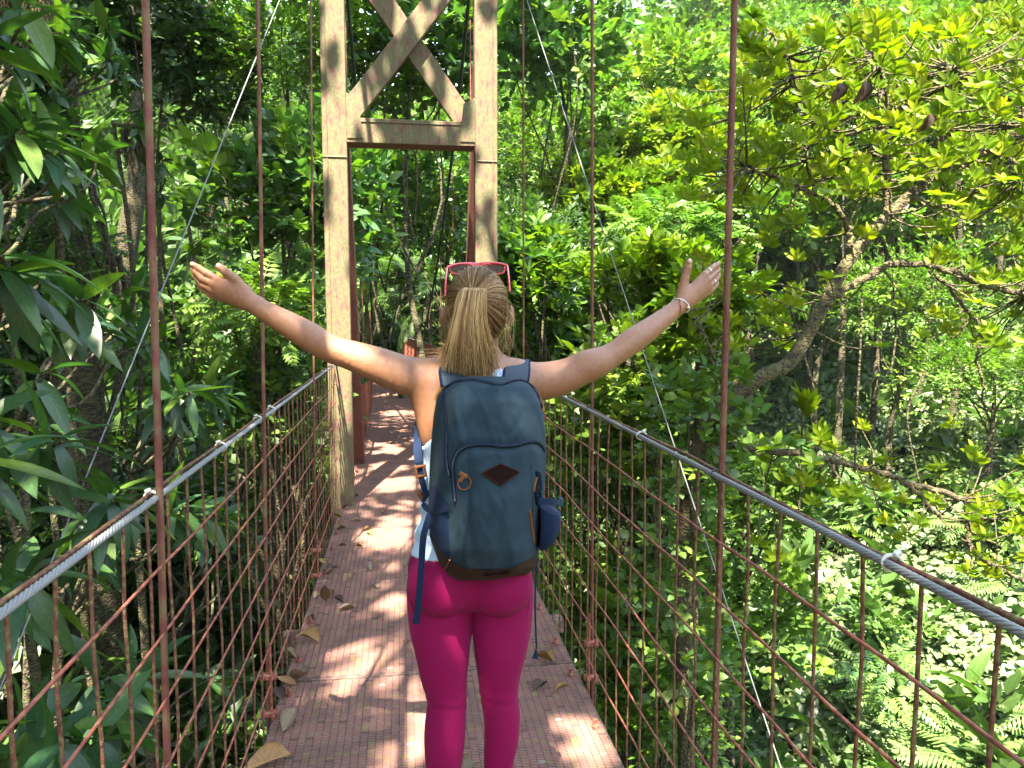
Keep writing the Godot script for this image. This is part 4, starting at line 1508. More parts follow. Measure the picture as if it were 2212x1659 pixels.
	mb.rbox(Transform3D(Basis(Vector3(0, 0, 1), 0.9), bag(998, 1034, 0.022)), Vector3(0.020, 0.008, 0.006), 0.002)
	var loop := []
	for k in 16:
		var a := TAU * k / 15.0
		loop.append([1003.0 + 11.0 * cos(a + 1.2) - 3.0 * sin(a), 1043.0 + 15.0 * sin(a + 1.2)])
	mb.tube(bag_line(loop, 0.022, 40), PackedFloat32Array([0.0016]), 5)
	part("zip_pull", mb.mesh(), M["tan_leather"], t)
	mb = MB.new()
	mb.rbox(Transform3D(Basis(Vector3(0, 0, 1), -0.15), bag(963, 1239, 0.022)), Vector3(0.040, 0.011, 0.008), 0.003)
	mb.tube(bag_line([[955, 1235], [966, 1222], [971, 1210]], 0.016, 10), PackedFloat32Array([0.0022]), 5)
	part("base_toggle", mb.mesh(), M["tan_leather"], t)
	mb = MB.new()
	mb.tube(bag_line([[1144, 1104], [1148, 1130], [1152, 1158], [1153, 1172]], 0.013, 16), PackedFloat32Array([0.0034]), 6)
	mb.tube(bag_line([[1160, 1030], [1156, 1045], [1153, 1062]], 0.016, 10), PackedFloat32Array([0.003]), 6)
	part("pocket_trim", mb.mesh(), M["tan_leather"], t)
	mb = MB.new()
	for k in 5:
		var x := 1158.0 + k * 2.0
		mb.tube(curve([bag(x, 1018 + k, 0.016), bag(x + 3, 1045, 0.024), bag(x - 2 + k, 1068, 0.020), bag(x + 2, 1090 + 2 * k, 0.018)], 14), PackedFloat32Array([0.0023]), 5)
	for q: Array in [[1160, 1055], [1164, 1062], [1166, 1085], [1160, 1072]]:
		mb.ball(bag(q[0], q[1], 0.022), Vector3.ONE * 0.005, 8, 6)
	part("cord_tassel", mb.mesh(), M["zip_navy"], t)

# ---------------------------------------------------------------- plants
var TW := {}
var LF := []          # lance leaves, several shapes and shades
var OV := []          # oval glossy leaves

func shade(k: float) -> Color:
	return Color(k * rr(0.9, 1.12), k, k * rr(0.8, 1.15))
func twig(n: int, L: float, W: float, len: float, spread: float, segs: int, fold: float, droop: float, sh: float) -> ArrayMesh:
	var mb := MB.new()
	for k in n:
		var u := (k + 0.5) / n
		var ang := k * 2.4 + rr(-0.3, 0.3)
		var out := spread * (1.0 - 0.45 * u)
		var d := Vector3(sin(ang) * out, 0.25 + cos(ang) * out * 0.55, 1.0 - out * 0.55).normalized()
		var s := rr(0.75, 1.15)
		mb.leaf(Transform3D(aim(d, (Vector3.UP + rdir() * 0.45).normalized(), rr(-0.3, 0.3)), Vector3(0, -0.04 * u * len, len * u)), L * s, W * s, segs, fold + rr(-0.1, 0.1), droop + rr(-0.1, 0.15), sh, shade(rr(0.72, 1.22)))
	mb.tube(pathv([Vector3.ZERO, Vector3(0, -0.02, len * 0.95)]), PackedFloat32Array([0.004, 0.002]), 3, PackedColorArray([Color(0.8, 0.5, 0.5)]))
	return mb.mesh()
func frond(n: int, len: float, L: float, W: float, arch: float) -> ArrayMesh:
	var mb := MB.new()
	var spine := PackedVector3Array()
	for k in 9:
		var u := k / 8.0
		spine.append(Vector3(0, len * (0.35 * u - arch * u * u), len * u * (1.0 - 0.2 * arch * u)))
	mb.tube(spine, taper(0.006, 0.0015, 8), 3, PackedColorArray([Color(0.9, 0.8, 0.6)]))
	for k in n:
		var u := 0.12 + 0.86 * (k + 0.5) / n
		var f := u * 8.0
		var i := mini(int(f), 7)
		var p := spine[i].lerp(spine[i + 1], f - i)
		var t := (spine[i + 1] - spine[i]).normalized()
		var s := pow(sin(PI * clampf(u * 0.92 + 0.08, 0, 1)), 0.7)
		for q: float in [-1.0, 1.0]:
			var d := (Vector3(q, -0.15, 0) + t * 0.55).normalized()
			mb.leaf(Transform3D(aim(d, Vector3(0, 1, 0.2)), p), L * s, W, 2, 0.1, 0.2, 0.7, shade(rr(0.85, 1.15)))
	return mb.mesh()
func heart(n: int, L: float) -> ArrayMesh:
	var mb := MB.new()
	for k in n:
		var a := k * 2.4 + rr(-0.4, 0.4)
		var d := Vector3(sin(a), rr(-0.5, 0.0), cos(a)).normalized()
		var s := rr(0.7, 1.25) * L
		var o := Vector3(sin(a) * L * 0.55, rr(0.0, L * 1.3), cos(a) * L * 0.55)
		mb.leaf(Transform3D(aim(d, (Vector3.UP + rdir() * 0.4).normalized()), o), s, s * 0.86, 4, 0.12, 0.18, 0.52, shade(rr(0.75, 1.2)))
	return mb.mesh()

func crown(parent: Node3D, tw: String, material: String, lobes: Array, n: int, size: float, tint: Color, vary := 0.3, gap := -0.25, called := "crown", tint2 := Color(0, 0, 0, 0)) -> void:
	var total := 0.0
	for l: Array in lobes:
		total += l[1].x * l[1].z
	var xs := []
	var cs := []
	var meshes: Array = TW[tw]
	var at := wpos(parent)
	for l: Array in lobes:
		var m := int(n * l[1].x * l[1].z / total)
		for k in m:
			var d := rdir()
			var q := lerpf(0.35, 1.0, sqrt(rng.randf()))
			var p: Vector3 = l[0] + d * l[1] * q
			if p.y > 6.0 and in_gap(p):
				continue
			if gnoise.get_noise_3d(p.x * 9.0, p.y * 9.0, p.z * 9.0) < gap:
				continue
			var b := aim(d * Vector3(1, 0.6, 1) + Vector3(0, 0.15, 0) + rdir() * 0.55, (Vector3.UP + rdir() * 0.35).normalized())
			xs.append(Transform3D(b.scaled(Vector3.ONE * size * rr(0.75, 1.25)), p - at))
			var c := tint if tint2.a == 0.0 or rng.randf() < 0.6 else tint2
			var v := 1.0 + rr(-vary, vary)
			v *= 2.0
			cs.append(Color(c.r * v * rr(0.88, 1.15), c.g * v, c.b * v * rr(0.8, 1.2)))
	var per := ceili(xs.size() / float(meshes.size()))
	for g in meshes.size():
		var lo := g * per
		var hi := mini(lo + per, xs.size())
		if hi <= lo:
			continue
		var mm := MultiMesh.new()
		mm.transform_format = MultiMesh.TRANSFORM_3D
		mm.use_colors = true
		mm.mesh = meshes[g]
		mm.instance_count = hi - lo
		for k in range(lo, hi):
			var j := (k * 7919) % xs.size() if false else k
			mm.set_instance_transform(k - lo, xs[j])
			mm.set_instance_color(k - lo, cs[j])
		var o := MultiMeshInstance3D.new()
		o.name = called
		o.multimesh = mm
		o.material_override = M[material]
		o.set_meta("kind", "stuff")
		parent.add_child(o, true)
# gaps in the leaf roof: where the photograph shows the sun reaching the walkway and the woman
var gaps := []
func in_gap(p: Vector3) -> bool:
	if gaps.is_empty():
		for e: Array in [[829, 1278, 0.10], [800, 1243, 0.05], [859, 1390, 0.12], [758, 1431, 0.08], [697, 1418, 0.05], [767, 1510, 0.13], [850, 1560, 0.09], [1321, 1629, 0.10], [1250, 1650, 0.06], [1000, 1650, 0.05], [840, 905, 0.30], [830, 870, 0.25], [860, 935, 0.2], [845, 1010, 0.16], [870, 1050, 0.14], [830, 1160, 0.1]]:
			gaps.append([pty(e[0], e[1], 0.0), e[2]])
		for y: float in [1.3, 1.8, 2.3, 2.8]:
			gaps.append([Vector3(0.7, y, -6.0), 0.12])
		for e: Array in [[962, 1600, ZB + 0.05, 0.13], [958, 1660, ZB + 0.05, 0.13], [935, 1262, ZB + 0.10, 0.12], [1060, 850, ZBACK + 0.12, 0.06], [1225, 775, ZB, 0.05], [860, 765, ZB, 0.04]]:
			gaps.append([pt(e[0], e[1], e[2]), e[3]])
	var S := SUNV.normalized()
	for g: Array in gaps:
		var d: Vector3 = p - g[0]
		if (d - S * d.dot(S)).length() < g[1] + 0.10:
			return true
	return false
func shuffle_lobes(c: Vector3, r: Vector3, n: int) -> Array:
	var out := [[c, r * 0.62]]
	for k in n:
		var d := rdir()
		d.y = absf(d.y) * 0.8 - 0.15
		out.append([c + d * r * 0.62, r * rr(0.32, 0.52)])
	return out
func trunk(parent: Node3D, a: Vector3, b: Vector3, r0: float, r1: float, material := "bark", bend := 0.06, called := "trunk") -> void:
	var n := 10
	var L := a.distance_to(b)
	var o := rdir() * L * bend
	var path := curve([a, a.lerp(b, 0.35) + o, a.lerp(b, 0.7) - o * 0.6, b], n)
	var mb := MB.new()
	mb.tube(path, taper(r0, r1, n), 9)
	part(called, mb.mesh(), M[material], parent)

func shrub(called: String, label: String, group: String, px: float, py: float, z: float, r: Vector3, tw: String, material: String, n: int, size: float, tint: Color, tint2 := Color(0, 0, 0, 0), category := "shrub") -> Node3D:
	var c := pt(px, py, z)
	var gy := ground(c.x, c.z)
	var t := thing(called, label, category, Vector3(c.x, gy - 0.1, c.z), group)
	var lobes := shuffle_lobes(c, r, 6)
	var foot := Vector3(c.x, gy - 0.1, c.z)
	trunk(t, foot, c, 0.05 + 0.02 * r.x, 0.02)
	for k in range(1, lobes.size()):
		trunk(t, foot.lerp(c, rr(0.5, 0.85)), lobes[k][0], 0.022, 0.008, "bark", 0.1, "limb")
	if z > -10.0:      # near enough to tell the sprays of leaves apart
		var meshes: Array = TW[tw]
		var tones := []
		for k in 3:
			var m: StandardMaterial3D = (M[material] as StandardMaterial3D).duplicate()
			var q: Color = (tint if k < 2 or tint2.a == 0.0 else tint2) * rr(1.6, 2.3)
			m.albedo_color = Color(minf(q.r, 0.5), minf(q.g, 0.5), minf(q.b, 0.5)).linear_to_srgb()
			tones.append(m)
		var many := mini(90, n / 2)
		for k in many:
			var l: Array = lobes[k % lobes.size()]
			var d := rdir()
			if d.z < -0.3: d.z = -d.z
			var o := part("leaf_spray", meshes[k % meshes.size()], tones[k % 3], t, true)
			var at: Vector3 = l[0] + d * l[1] * rr(0.7, 1.0)
			o.transform = Transform3D(aim(d * Vector3(1, 0.6, 1) + Vector3(0, 0.15, 0) + rdir() * 0.55, (Vector3.UP + rdir() * 0.35).normalized()).scaled(Vector3.ONE * size * rr(0.75, 1.25)), at - foot)
		n -= many
	crown(t, tw, material, lobes, n, size, tint, 0.3, -0.3, "crown", tint2)
	return t

func tall_tree(called: String, label: String, group: String, x: float, z: float, high: float, wide: float, tw: String, material: String, n: int, size: float, tint: Color, tint2 := Color(0, 0, 0, 0), r0 := 0.22) -> Node3D:
	var gy := ground(x, z)
	var foot := Vector3(x, gy - 0.3, z)
	var t := thing(called, label, "tree", foot, group)
	var top := Vector3(x + rr(-0.8, 0.8), gy + high, z + rr(-0.8, 0.8))
	trunk(t, foot, top, r0, 0.06, "bark", 0.04)
	var lobes := [[top, Vector3(wide * 0.55, wide * 0.45, wide * 0.55)]]
	for k in 6:
		var a := TAU * k / 6.0 + rr(-0.4, 0.4)
		var c := Vector3(x + cos(a) * wide * rr(0.4, 0.75), gy + high * rr(0.5, 0.95), z + sin(a) * wide * rr(0.4, 0.75))
		lobes.append([c, Vector3(wide * rr(0.36, 0.5), wide * rr(0.22, 0.34), wide * rr(0.36, 0.5))])
		trunk(t, foot.lerp(top, rr(0.45, 0.8)), c, r0 * 0.4, 0.03, "bark", 0.1, "limb")
	crown(t, tw, material, lobes, n, size, tint, 0.32, -0.3, "crown", tint2)
	return t

func lance_plant(label: String, cx: float, cy: float, sx: float, sy: float, tips: int, X: float, L: float, group: String) -> void:
	var c := ptx(cx, cy, X)
	var gx := X - 0.5
	var gy := ground(gx, c.z)
	var foot := Vector3(gx, gy - 0.1, c.z)
	var t := thing("big_leaf_plant", label, "plant", foot, group)
	var hub := Vector3(gx - 0.1, maxf(gy + 0.4, c.y - 0.7), c.z)
	trunk(t, foot, hub, 0.045, 0.03, "mossy_bark", 0.05, "stem")
	for k in tips:
		var px := cx + rr(-sx, sx)
		var py := cy + rr(-sy, sy)
		var tip := ptx(px, py, X + rr(-0.45, 0.35))
		if tip.z > -1.3 or tip.z < -14.0:
			continue
		trunk(t, hub, tip, 0.018, 0.008, "bark", 0.12, "branch")
		var axis := ((tip - hub).normalized() + Vector3(0.5, -0.1, 0.25)).normalized()
		var m := rng.randi_range(7, 10)
		for q in m:
			var a := q * 2.4 + rr(-0.3, 0.3)
			var b := aim(axis)
			var out := rr(0.75, 1.15)
			var d := (axis * rr(0.35, 0.8) + (b.x * cos(a) + b.y * sin(a)) * out + Vector3(0, -0.42, 0)).normalized()
			var s := L * rr(0.7, 1.2)
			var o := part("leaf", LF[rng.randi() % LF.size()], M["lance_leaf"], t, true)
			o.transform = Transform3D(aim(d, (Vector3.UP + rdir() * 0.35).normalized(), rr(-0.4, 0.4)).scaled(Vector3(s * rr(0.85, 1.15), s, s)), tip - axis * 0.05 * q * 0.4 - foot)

func _plants() -> void:
	rng.seed = 21
	for k in 12:
		var mb := MB.new()
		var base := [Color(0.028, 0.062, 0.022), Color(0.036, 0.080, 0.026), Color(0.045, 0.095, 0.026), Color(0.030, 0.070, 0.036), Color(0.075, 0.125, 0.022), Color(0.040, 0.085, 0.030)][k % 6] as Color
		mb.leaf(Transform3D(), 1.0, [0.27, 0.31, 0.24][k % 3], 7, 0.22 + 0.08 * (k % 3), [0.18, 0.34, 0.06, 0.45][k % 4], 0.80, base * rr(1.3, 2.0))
		LF.append(mb.mesh())
	for k in 8:
		var mb := MB.new()
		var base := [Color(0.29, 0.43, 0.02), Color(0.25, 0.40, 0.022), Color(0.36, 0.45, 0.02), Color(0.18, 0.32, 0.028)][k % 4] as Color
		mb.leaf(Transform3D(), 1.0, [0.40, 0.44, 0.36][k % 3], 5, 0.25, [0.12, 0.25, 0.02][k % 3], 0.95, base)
		OV.append(mb.mesh())
	TW["round"] = [twig(7, 0.15, 0.105, 0.32, 1.0, 3, 0.12, 0.15, 0.7), twig(8, 0.13, 0.095, 0.30, 1.1, 3, 0.12, 0.15, 0.7), twig(6, 0.17, 0.115, 0.34, 1.0, 3, 0.12, 0.2, 0.7)]
	TW["lance"] = [twig(8, 0.24, 0.07, 0.26, 1.0, 4, 0.2, 0.35, 0.85), twig(7, 0.27, 0.085, 0.24, 1.1, 4, 0.2, 0.3, 0.85)]
	TW["rosette"] = [twig(9, 0.145, 0.056, 0.07, 1.25, 3, 0.22, 0.1, 0.95), twig(8, 0.155, 0.062, 0.07, 1.15, 3, 0.22, 0.15, 0.95), twig(9, 0.135, 0.052, 0.09, 1.2, 3, 0.22, 0.05, 0.95)]
	TW["small"] = [twig(12, 0.095, 0.042, 0.34, 0.9, 2, 0.15, 0.2, 0.8), twig(11, 0.105, 0.05, 0.32, 1.0, 2, 0.15, 0.2, 0.8)]
	TW["pinnate"] = [frond(7, 0.42, 0.12, 0.045, 0.5), frond(6, 0.38, 0.13, 0.05, 0.6)]
	TW["fern"] = [frond(18, 0.9, 0.20, 0.032, 0.55), frond(16, 0.8, 0.18, 0.032, 0.7)]
	TW["palm"] = [frond(16, 1.3, 0.45, 0.045, 0.6), frond(15, 1.2, 0.42, 0.045, 0.75)]
	TW["heart"] = [heart(6, 0.115), heart(6, 0.135), heart(5, 0.10)]
	_near_left()
	_mid_plants()
	_forest()
	_shade_trees()
	_slope()

func _near_left() -> void:
	var g := "big-leaved plants growing beside the railing"
	for e: Array in [
		["dark big-leaved plant drooping from the top by the mossy trunk", 60, 70, 110, 90, 7, -2.3, 0.34],
		["big-leaved branch high beside the thick red suspender", 245, 90, 110, 90, 6, -2.7, 0.32],
		["drooping big-leaved branch above the mossy trunk", 115, 350, 130, 80, 7, -2.1, 0.34],
		["big-leaved plant in front of the mossy trunk's foot", 55, 620, 110, 100, 8, -1.75, 0.33],
		["big-leaved branch crossing the guy cable at its middle", 240, 690, 130, 80, 7, -2.0, 0.33],
		["glossy big-leaved branch under the woman's open hand", 440, 840, 120, 70, 8, -1.65, 0.32],
		["broad dark-leaved plant behind the start of the handrail", 80, 890, 130, 110, 7, -1.7, 0.33],
		["big-leaved plant right behind the white cable ties", 330, 1120, 150, 90, 7, -1.65, 0.33],
		["large glossy leaves below the handrail's thick cable end", 90, 1260, 120, 120, 7, -1.5, 0.33],
		["big-leaved plant low behind the railing near the walkway", 340, 1480, 150, 120, 8, -1.55, 0.32],
		["big leaves deep below the railing's lowest rods", 110, 1570, 130, 90, 7, -1.4, 0.32],
		["big-leaved plant behind the middle of the railing", 480, 1230, 90, 140, 7, -1.7, 0.31],
		["narrow-leaved branch between two suspenders, high up", 430, 320, 130, 130, 9, -3.0, 0.30],
		["narrow-leaved branch with silvery leaves beside the brown suspender", 520, 120, 110, 110, 8, -2.9, 0.30],
		["dark leafy plant between the railing and the tower post", 600, 980, 70, 80, 7, -1.9, 0.32],
		["big-leaved plant low beside the walkway's mossy edge", 520, 1560, 60, 90, 5, -1.45, 0.28]]:
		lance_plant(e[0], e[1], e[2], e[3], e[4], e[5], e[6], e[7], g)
	# mossy trunk with hanging roots
	var p := ptx(180, 520, -3.6)
	var foot := Vector3(p.x, ground(p.x, p.z) - 0.3, p.z)
	var t := thing("mossy_tree", "thick dark mossy trunk with hanging roots among the big leaves", "tree", foot)
	trunk(t, foot, Vector3(p.x - 0.3, 9.5, p.z + 0.4), 0.34, 0.22, "bark", 0.02)
	for k in 16:
		var a := Vector3(p.x + rr(-0.45, 0.5), rr(2.2, 3.6), p.z + rr(0.05, 0.4))
		var b := Vector3(a.x + rr(-0.1, 0.15), a.y - rr(0.8, 2.4), a.z + rr(-0.1, 0.2))
		trunk(t, a, b, 0.035, 0.008, "bark", 0.08, "root")
	var lobes := []
	for k in 5:
		lobes.append([Vector3(p.x + rr(-2.5, 2.0), rr(8.0, 10.0), p.z + rr(-2.0, 2.5)), Vector3(1.8, 0.9, 1.8)])
	crown(t, "round", "soft_leaf", lobes, 900, 1.2, Color(0.045, 0.09, 0.025))
	# moss hanging on dead branches
	for e: Array in [[440, 470, -2.9, 0.85, 0.16], [30, 30, -2.6, 0.35, 0.2], [300, 330, -3.4, 0.8, 0.2]]:
		var c := ptx(e[0], e[1], e[2])
		var ft := Vector3(c.x - 0.4, ground(c.x - 0.4, c.z) - 0.1, c.z)
		var m := thing("mossy_branch", ["brown hanging moss on a dead branch above the woman's open hand", "tuft of moss on a branch in the top corner by the mossy trunk", "dark moss clump hanging behind the thick red suspender"][[440, 30, 300].find(e[0])], "moss", ft)
		trunk(m, ft, c + Vector3(-0.3, 0.5 * e[3], 0), 0.05, 0.025, "mossy_bark", 0.05, "stem")
		trunk(m, c + Vector3(-0.3, 0.45 * e[3], 0), c + Vector3(0.45, 0.42 * e[3], 0.15), 0.025, 0.012, "mossy_bark", 0.08, "branch")
		var mb := MB.new()
		for k in 420:
			var a := c + Vector3(rr(-1, 1) * e[4], e[3] * 0.5 * (1.0 - pow(rng.randf(), 2.0)) , rr(-1, 1) * e[4] * 0.7)
			var l: float = rr(0.1, 0.5) * e[3]
			mb.tube(pathv([a, a + Vector3(rr(-0.02, 0.02), -l * 0.5, rr(-0.02, 0.02)), a + Vector3(rr(-0.03, 0.03), -l, rr(-0.03, 0.03))]), taper(0.006, 0.0015, 2), 3, PackedColorArray([Color(0.07, 0.055, 0.022) * rr(0.5, 1.5)]), 0, 0.0, false)
		part("hanging_moss", mb.mesh(), M["moss"], m).set_meta("kind", "stuff")
	# leafy filling behind the big leaves
	for k in 26:
		var px := rr(-80, 640)
		var py := rr(-60, 1500)
		var X := rr(-5.5, -3.4)
		var c := ptx(px, py, X)
		if c.z < -17.0 or c.y < ground(c.x, c.z) - 0.3:
			continue
		var kind: int = k % 4
		var s := clampf(-c.z * 0.11, 0.45, 1.3)
		var q := Vector3(c.x, ground(c.x, c.z) - 0.1, c.z)
		var o := thing("understory_shrub", ["shaded round-leaved shrub filling the slope behind the big leaves", "shaded narrow-leaved shrub filling the slope behind the big leaves", "shaded feather-leaved shrub filling the slope behind the big leaves", "shaded small-leaved shrub filling the slope behind the big leaves"][kind], "shrub", q, "shaded shrubs behind the big leaves")
		trunk(o, q, c, 0.04, 0.015, "bark")
		crown(o, ["round", "lance", "pinnate", "small"][kind], "soft_leaf", shuffle_lobes(c, Vector3(1.0, 0.9, 1.0) * s, 5), 260, 0.9, [Color(0.04, 0.085, 0.03), Color(0.035, 0.075, 0.025), Color(0.055, 0.11, 0.025), Color(0.045, 0.09, 0.025)][kind])

func _mid_plants() -> void:
	var BLU := Color(0.055, 0.12, 0.045)
	var MID := Color(0.088, 0.16, 0.028)
	var BRI := Color(0.098, 0.175, 0.018)
	var YEL := Color(0.145, 0.20, 0.02)
	var g := "shrubs and young trees round the tower"
	for e: Array in [
		["round-leaved bluish shrub beside the tower post", 610, 470, -8.5, Vector3(1.1, 1.4, 1.0), "round", 420, 1.0, BLU, MID],
		["small-leaved airy tree over the round-leaved shrub", 620, 140, -12.0, Vector3(1.9, 1.9, 1.6), "small", 700, 1.1, MID, BRI],
		["feather-leaved shrub under the woman's forearm", 600, 700, -7.6, Vector3(0.7, 0.55, 0.7), "pinnate", 130, 1.0, Color(0.10, 0.17, 0.025), MID],
		["leafy shrub below the feather-leaved one", 590, 850, -8.0, Vector3(0.9, 0.7, 0.9), "round", 260, 0.9, MID, BLU],
		["round-leaved bluish tree seen through the tower's braces", 890, 90, -12.5, Vector3(1.9, 1.7, 1.4), "round", 700, 1.25, BLU, MID],
		["round-leaved tree seen under the tower's crossbeam", 830, 400, -16.0, Vector3(1.9, 1.9, 1.6), "round", 620, 1.15, MID, BLU],
		["dark leafy tree seen under the crossbeam beside the inner post", 970, 430, -19.0, Vector3(2.2, 2.6, 1.8), "round", 620, 1.2, MID, BLU],
		["feathery palm drooping above the far end of the walkway", 800, 620, -22.0, Vector3(1.9, 1.6, 1.4), "palm", 46, 1.0, Color(0.06, 0.115, 0.03), MID],
		["feathery palm standing over the far railing", 930, 640, -27.0, Vector3(2.0, 1.8, 1.4), "palm", 46, 1.0, Color(0.06, 0.105, 0.035), MID],
		["bluish round-leaved tree top beside the upper tower post", 1200, 100, -13.0, Vector3(1.7, 1.6, 1.4), "round", 560, 1.1, BLU, MID],
		["dim leafy tree beside the tower post under the bluish one", 1160, 340, -17.0, Vector3(2.0, 2.0, 1.6), "small", 760, 1.2, MID, BRI],
		["dark shrub with rosettes of glossy leaves behind the woman's head", 1180, 600, -8.5, Vector3(0.85, 0.85, 0.8), "rosette", 300, 1.15, MID, BLU],
		["dark shrub with rosettes below the glossy one behind the woman", 1170, 780, -9.5, Vector3(1.0, 0.9, 0.9), "rosette", 320, 1.15, MID, BLU],
		["bright yellow-green shrub crown above the woman's raised arm", 1340, 440, -13.0, Vector3(1.7, 1.2, 1.4), "rosette", 700, 1.25, BRI, YEL],
		["sunlit yellow-green shrub crown behind the dark suspender", 1460, 330, -14.0, Vector3(1.8, 1.2, 1.4), "rosette", 760, 1.25, BRI, YEL],
		["sunlit leafy tree top over the yellow-green shrubs", 1400, 190, -18.0, Vector3(2.2, 1.5, 1.8), "round", 620, 1.2, MID, YEL],
		["fresh green feather-leaved shrub behind the woman's forearm", 1470, 520, -10.0, Vector3(1.3, 0.6, 1.0), "pinnate", 300, 1.1, Color(0.08, 0.17, 0.025), MID],
		["glossy rosette shrub behind the woman's wrist", 1400, 600, -7.2, Vector3(0.75, 0.5, 0.6), "rosette", 170, 1.05, BRI, YEL],
		["glossy rosette shrub behind the woman's raised hand", 1520, 640, -6.6, Vector3(0.7, 0.5, 0.6), "rosette", 170, 1.05, BRI, MID],
		["round-leaved shrub under the woman's raised arm", 1420, 800, -6.6, Vector3(0.8, 0.6, 0.7), "round", 150, 0.85, Color(0.085, 0.14, 0.025), YEL],
		["round-leaved shrub hugging the vine-clad trunk", 1350, 930, -7.0, Vector3(0.8, 0.7, 0.7), "round", 200, 0.85, MID, BRI],
		["leafy shrub behind the railing beside the backpack", 1280, 1080, -7.5, Vector3(0.9, 0.8, 0.8), "small", 300, 0.9, Color(0.05, 0.10, 0.025), MID],
		["dim leafy shrub behind the railing, below the backpack", 1340, 1290, -7.0, Vector3(1.0, 0.9, 0.9), "round", 280, 0.85, MID, BRI],
		["leafy shrub deep under the railing's red rods", 1420, 1500, -6.8, Vector3(1.1, 0.8, 0.9), "small", 360, 1.0, MID, BRI],
		["leafy shrub at the foot of the vine-clad trunk", 1560, 1330, -7.6, Vector3(1.0, 0.9, 0.9), "round", 280, 0.85, Color(0.07, 0.13, 0.03), BRI],
		["pale sunlit tree behind the leaning tree's fork", 1790, 470, -15.0, Vector3(1.9, 1.5, 1.5), "round", 520, 1.1, MID, BRI],
		["pale sunlit tree behind the leaning tree's side branch", 1950, 640, -13.0, Vector3(1.6, 1.2, 1.3), "small", 560, 1.1, MID, BRI],
		["bright tree crown behind the leaning tree's upper limb", 2080, 470, -16.0, Vector3(2.2, 1.6, 1.6), "rosette", 620, 1.3, BRI, YEL],
		["tall sunlit tree crown behind the leaning tree's top", 1960, 220, -19.0, Vector3(2.6, 1.8, 1.8), "round", 620, 1.3, MID, YEL],
		["sunlit tree crown beside the leaning tree's highest twigs", 1660, 220, -20.0, Vector3(2.4, 2.0, 1.8), "round", 620, 1.3, MID, YEL],
		["pale green tree low behind the leaning tree's hanging branch", 2150, 800, -12.0, Vector3(1.6, 1.1, 1.3), "small", 520, 1.1, MID, BRI],
		["leafy shrub right of the vine-clad trunk's middle", 1600, 1060, -8.0, Vector3(0.9, 0.8, 0.9), "round", 260, 0.85, Color(0.09, 0.155, 0.035), BRI]]:
		shrub("leafy_shrub", e[0].replace("right of", "beside"), g, e[1], e[2], e[3], e[4], e[5], "glossy_leaf" if e[5] == "rosette" else "soft_leaf", e[6], e[7], e[8], e[9])
	# thick growth closing the far end of the walkway, and more of it on the slope past the ravine
	for e: Array in [[780, 520, -31.0], [850, 600, -35.0], [920, 520, -34.0], [990, 610, -31.0], [800, 690, -35.5], [905, 690, -36.5], [1000, 480, -29.0], [760, 420, -28.0]]:
		shrub("far_end_shrub", "dense leafy shrub closing off the far end of the walkway", "shrubs at the far end of the walkway", e[0], e[1], e[2], Vector3(2.3, 1.9, 1.6), "round", "soft_leaf", 520, 1.3, MID, BLU)
	for k in 14:
		shrub("hillside_shrub", "leafy shrub on the slope past the ravine", "shrubs on the slope past the ravine", 1300.0 + k * 68.0 + rr(-30, 30), [180, 330, 260, 420][k % 4] + rr(-40, 40), rr(-14.0, -23.0), Vector3(1.9, 1.5, 1.5), ["round", "rosette", "small"][k % 3], "soft_leaf", 480, 1.25, MID, BRI)
	# dark trunk behind the woman
	var p := pt(1172, 720, -10.5)
	var foot := Vector3(p.x, ground(p.x, p.z) - 0.2, p.z)
	var t := thing("dark_trunk_tree", "dark trunk standing behind the glossy shrub by the woman's shoulder", "tree", foot)
	trunk(t, foot, Vector3(p.x + 0.1, p.y + 0.9, p.z), 0.15, 0.10, "bark", 0.03)
	crown(t, "small", "soft_leaf", shuffle_lobes(Vector3(p.x + 0.1, p.y + 1.3, p.z), Vector3(1.0, 0.8, 1.0), 5), 420, 1.0, Color(0.045, 0.09, 0.025))

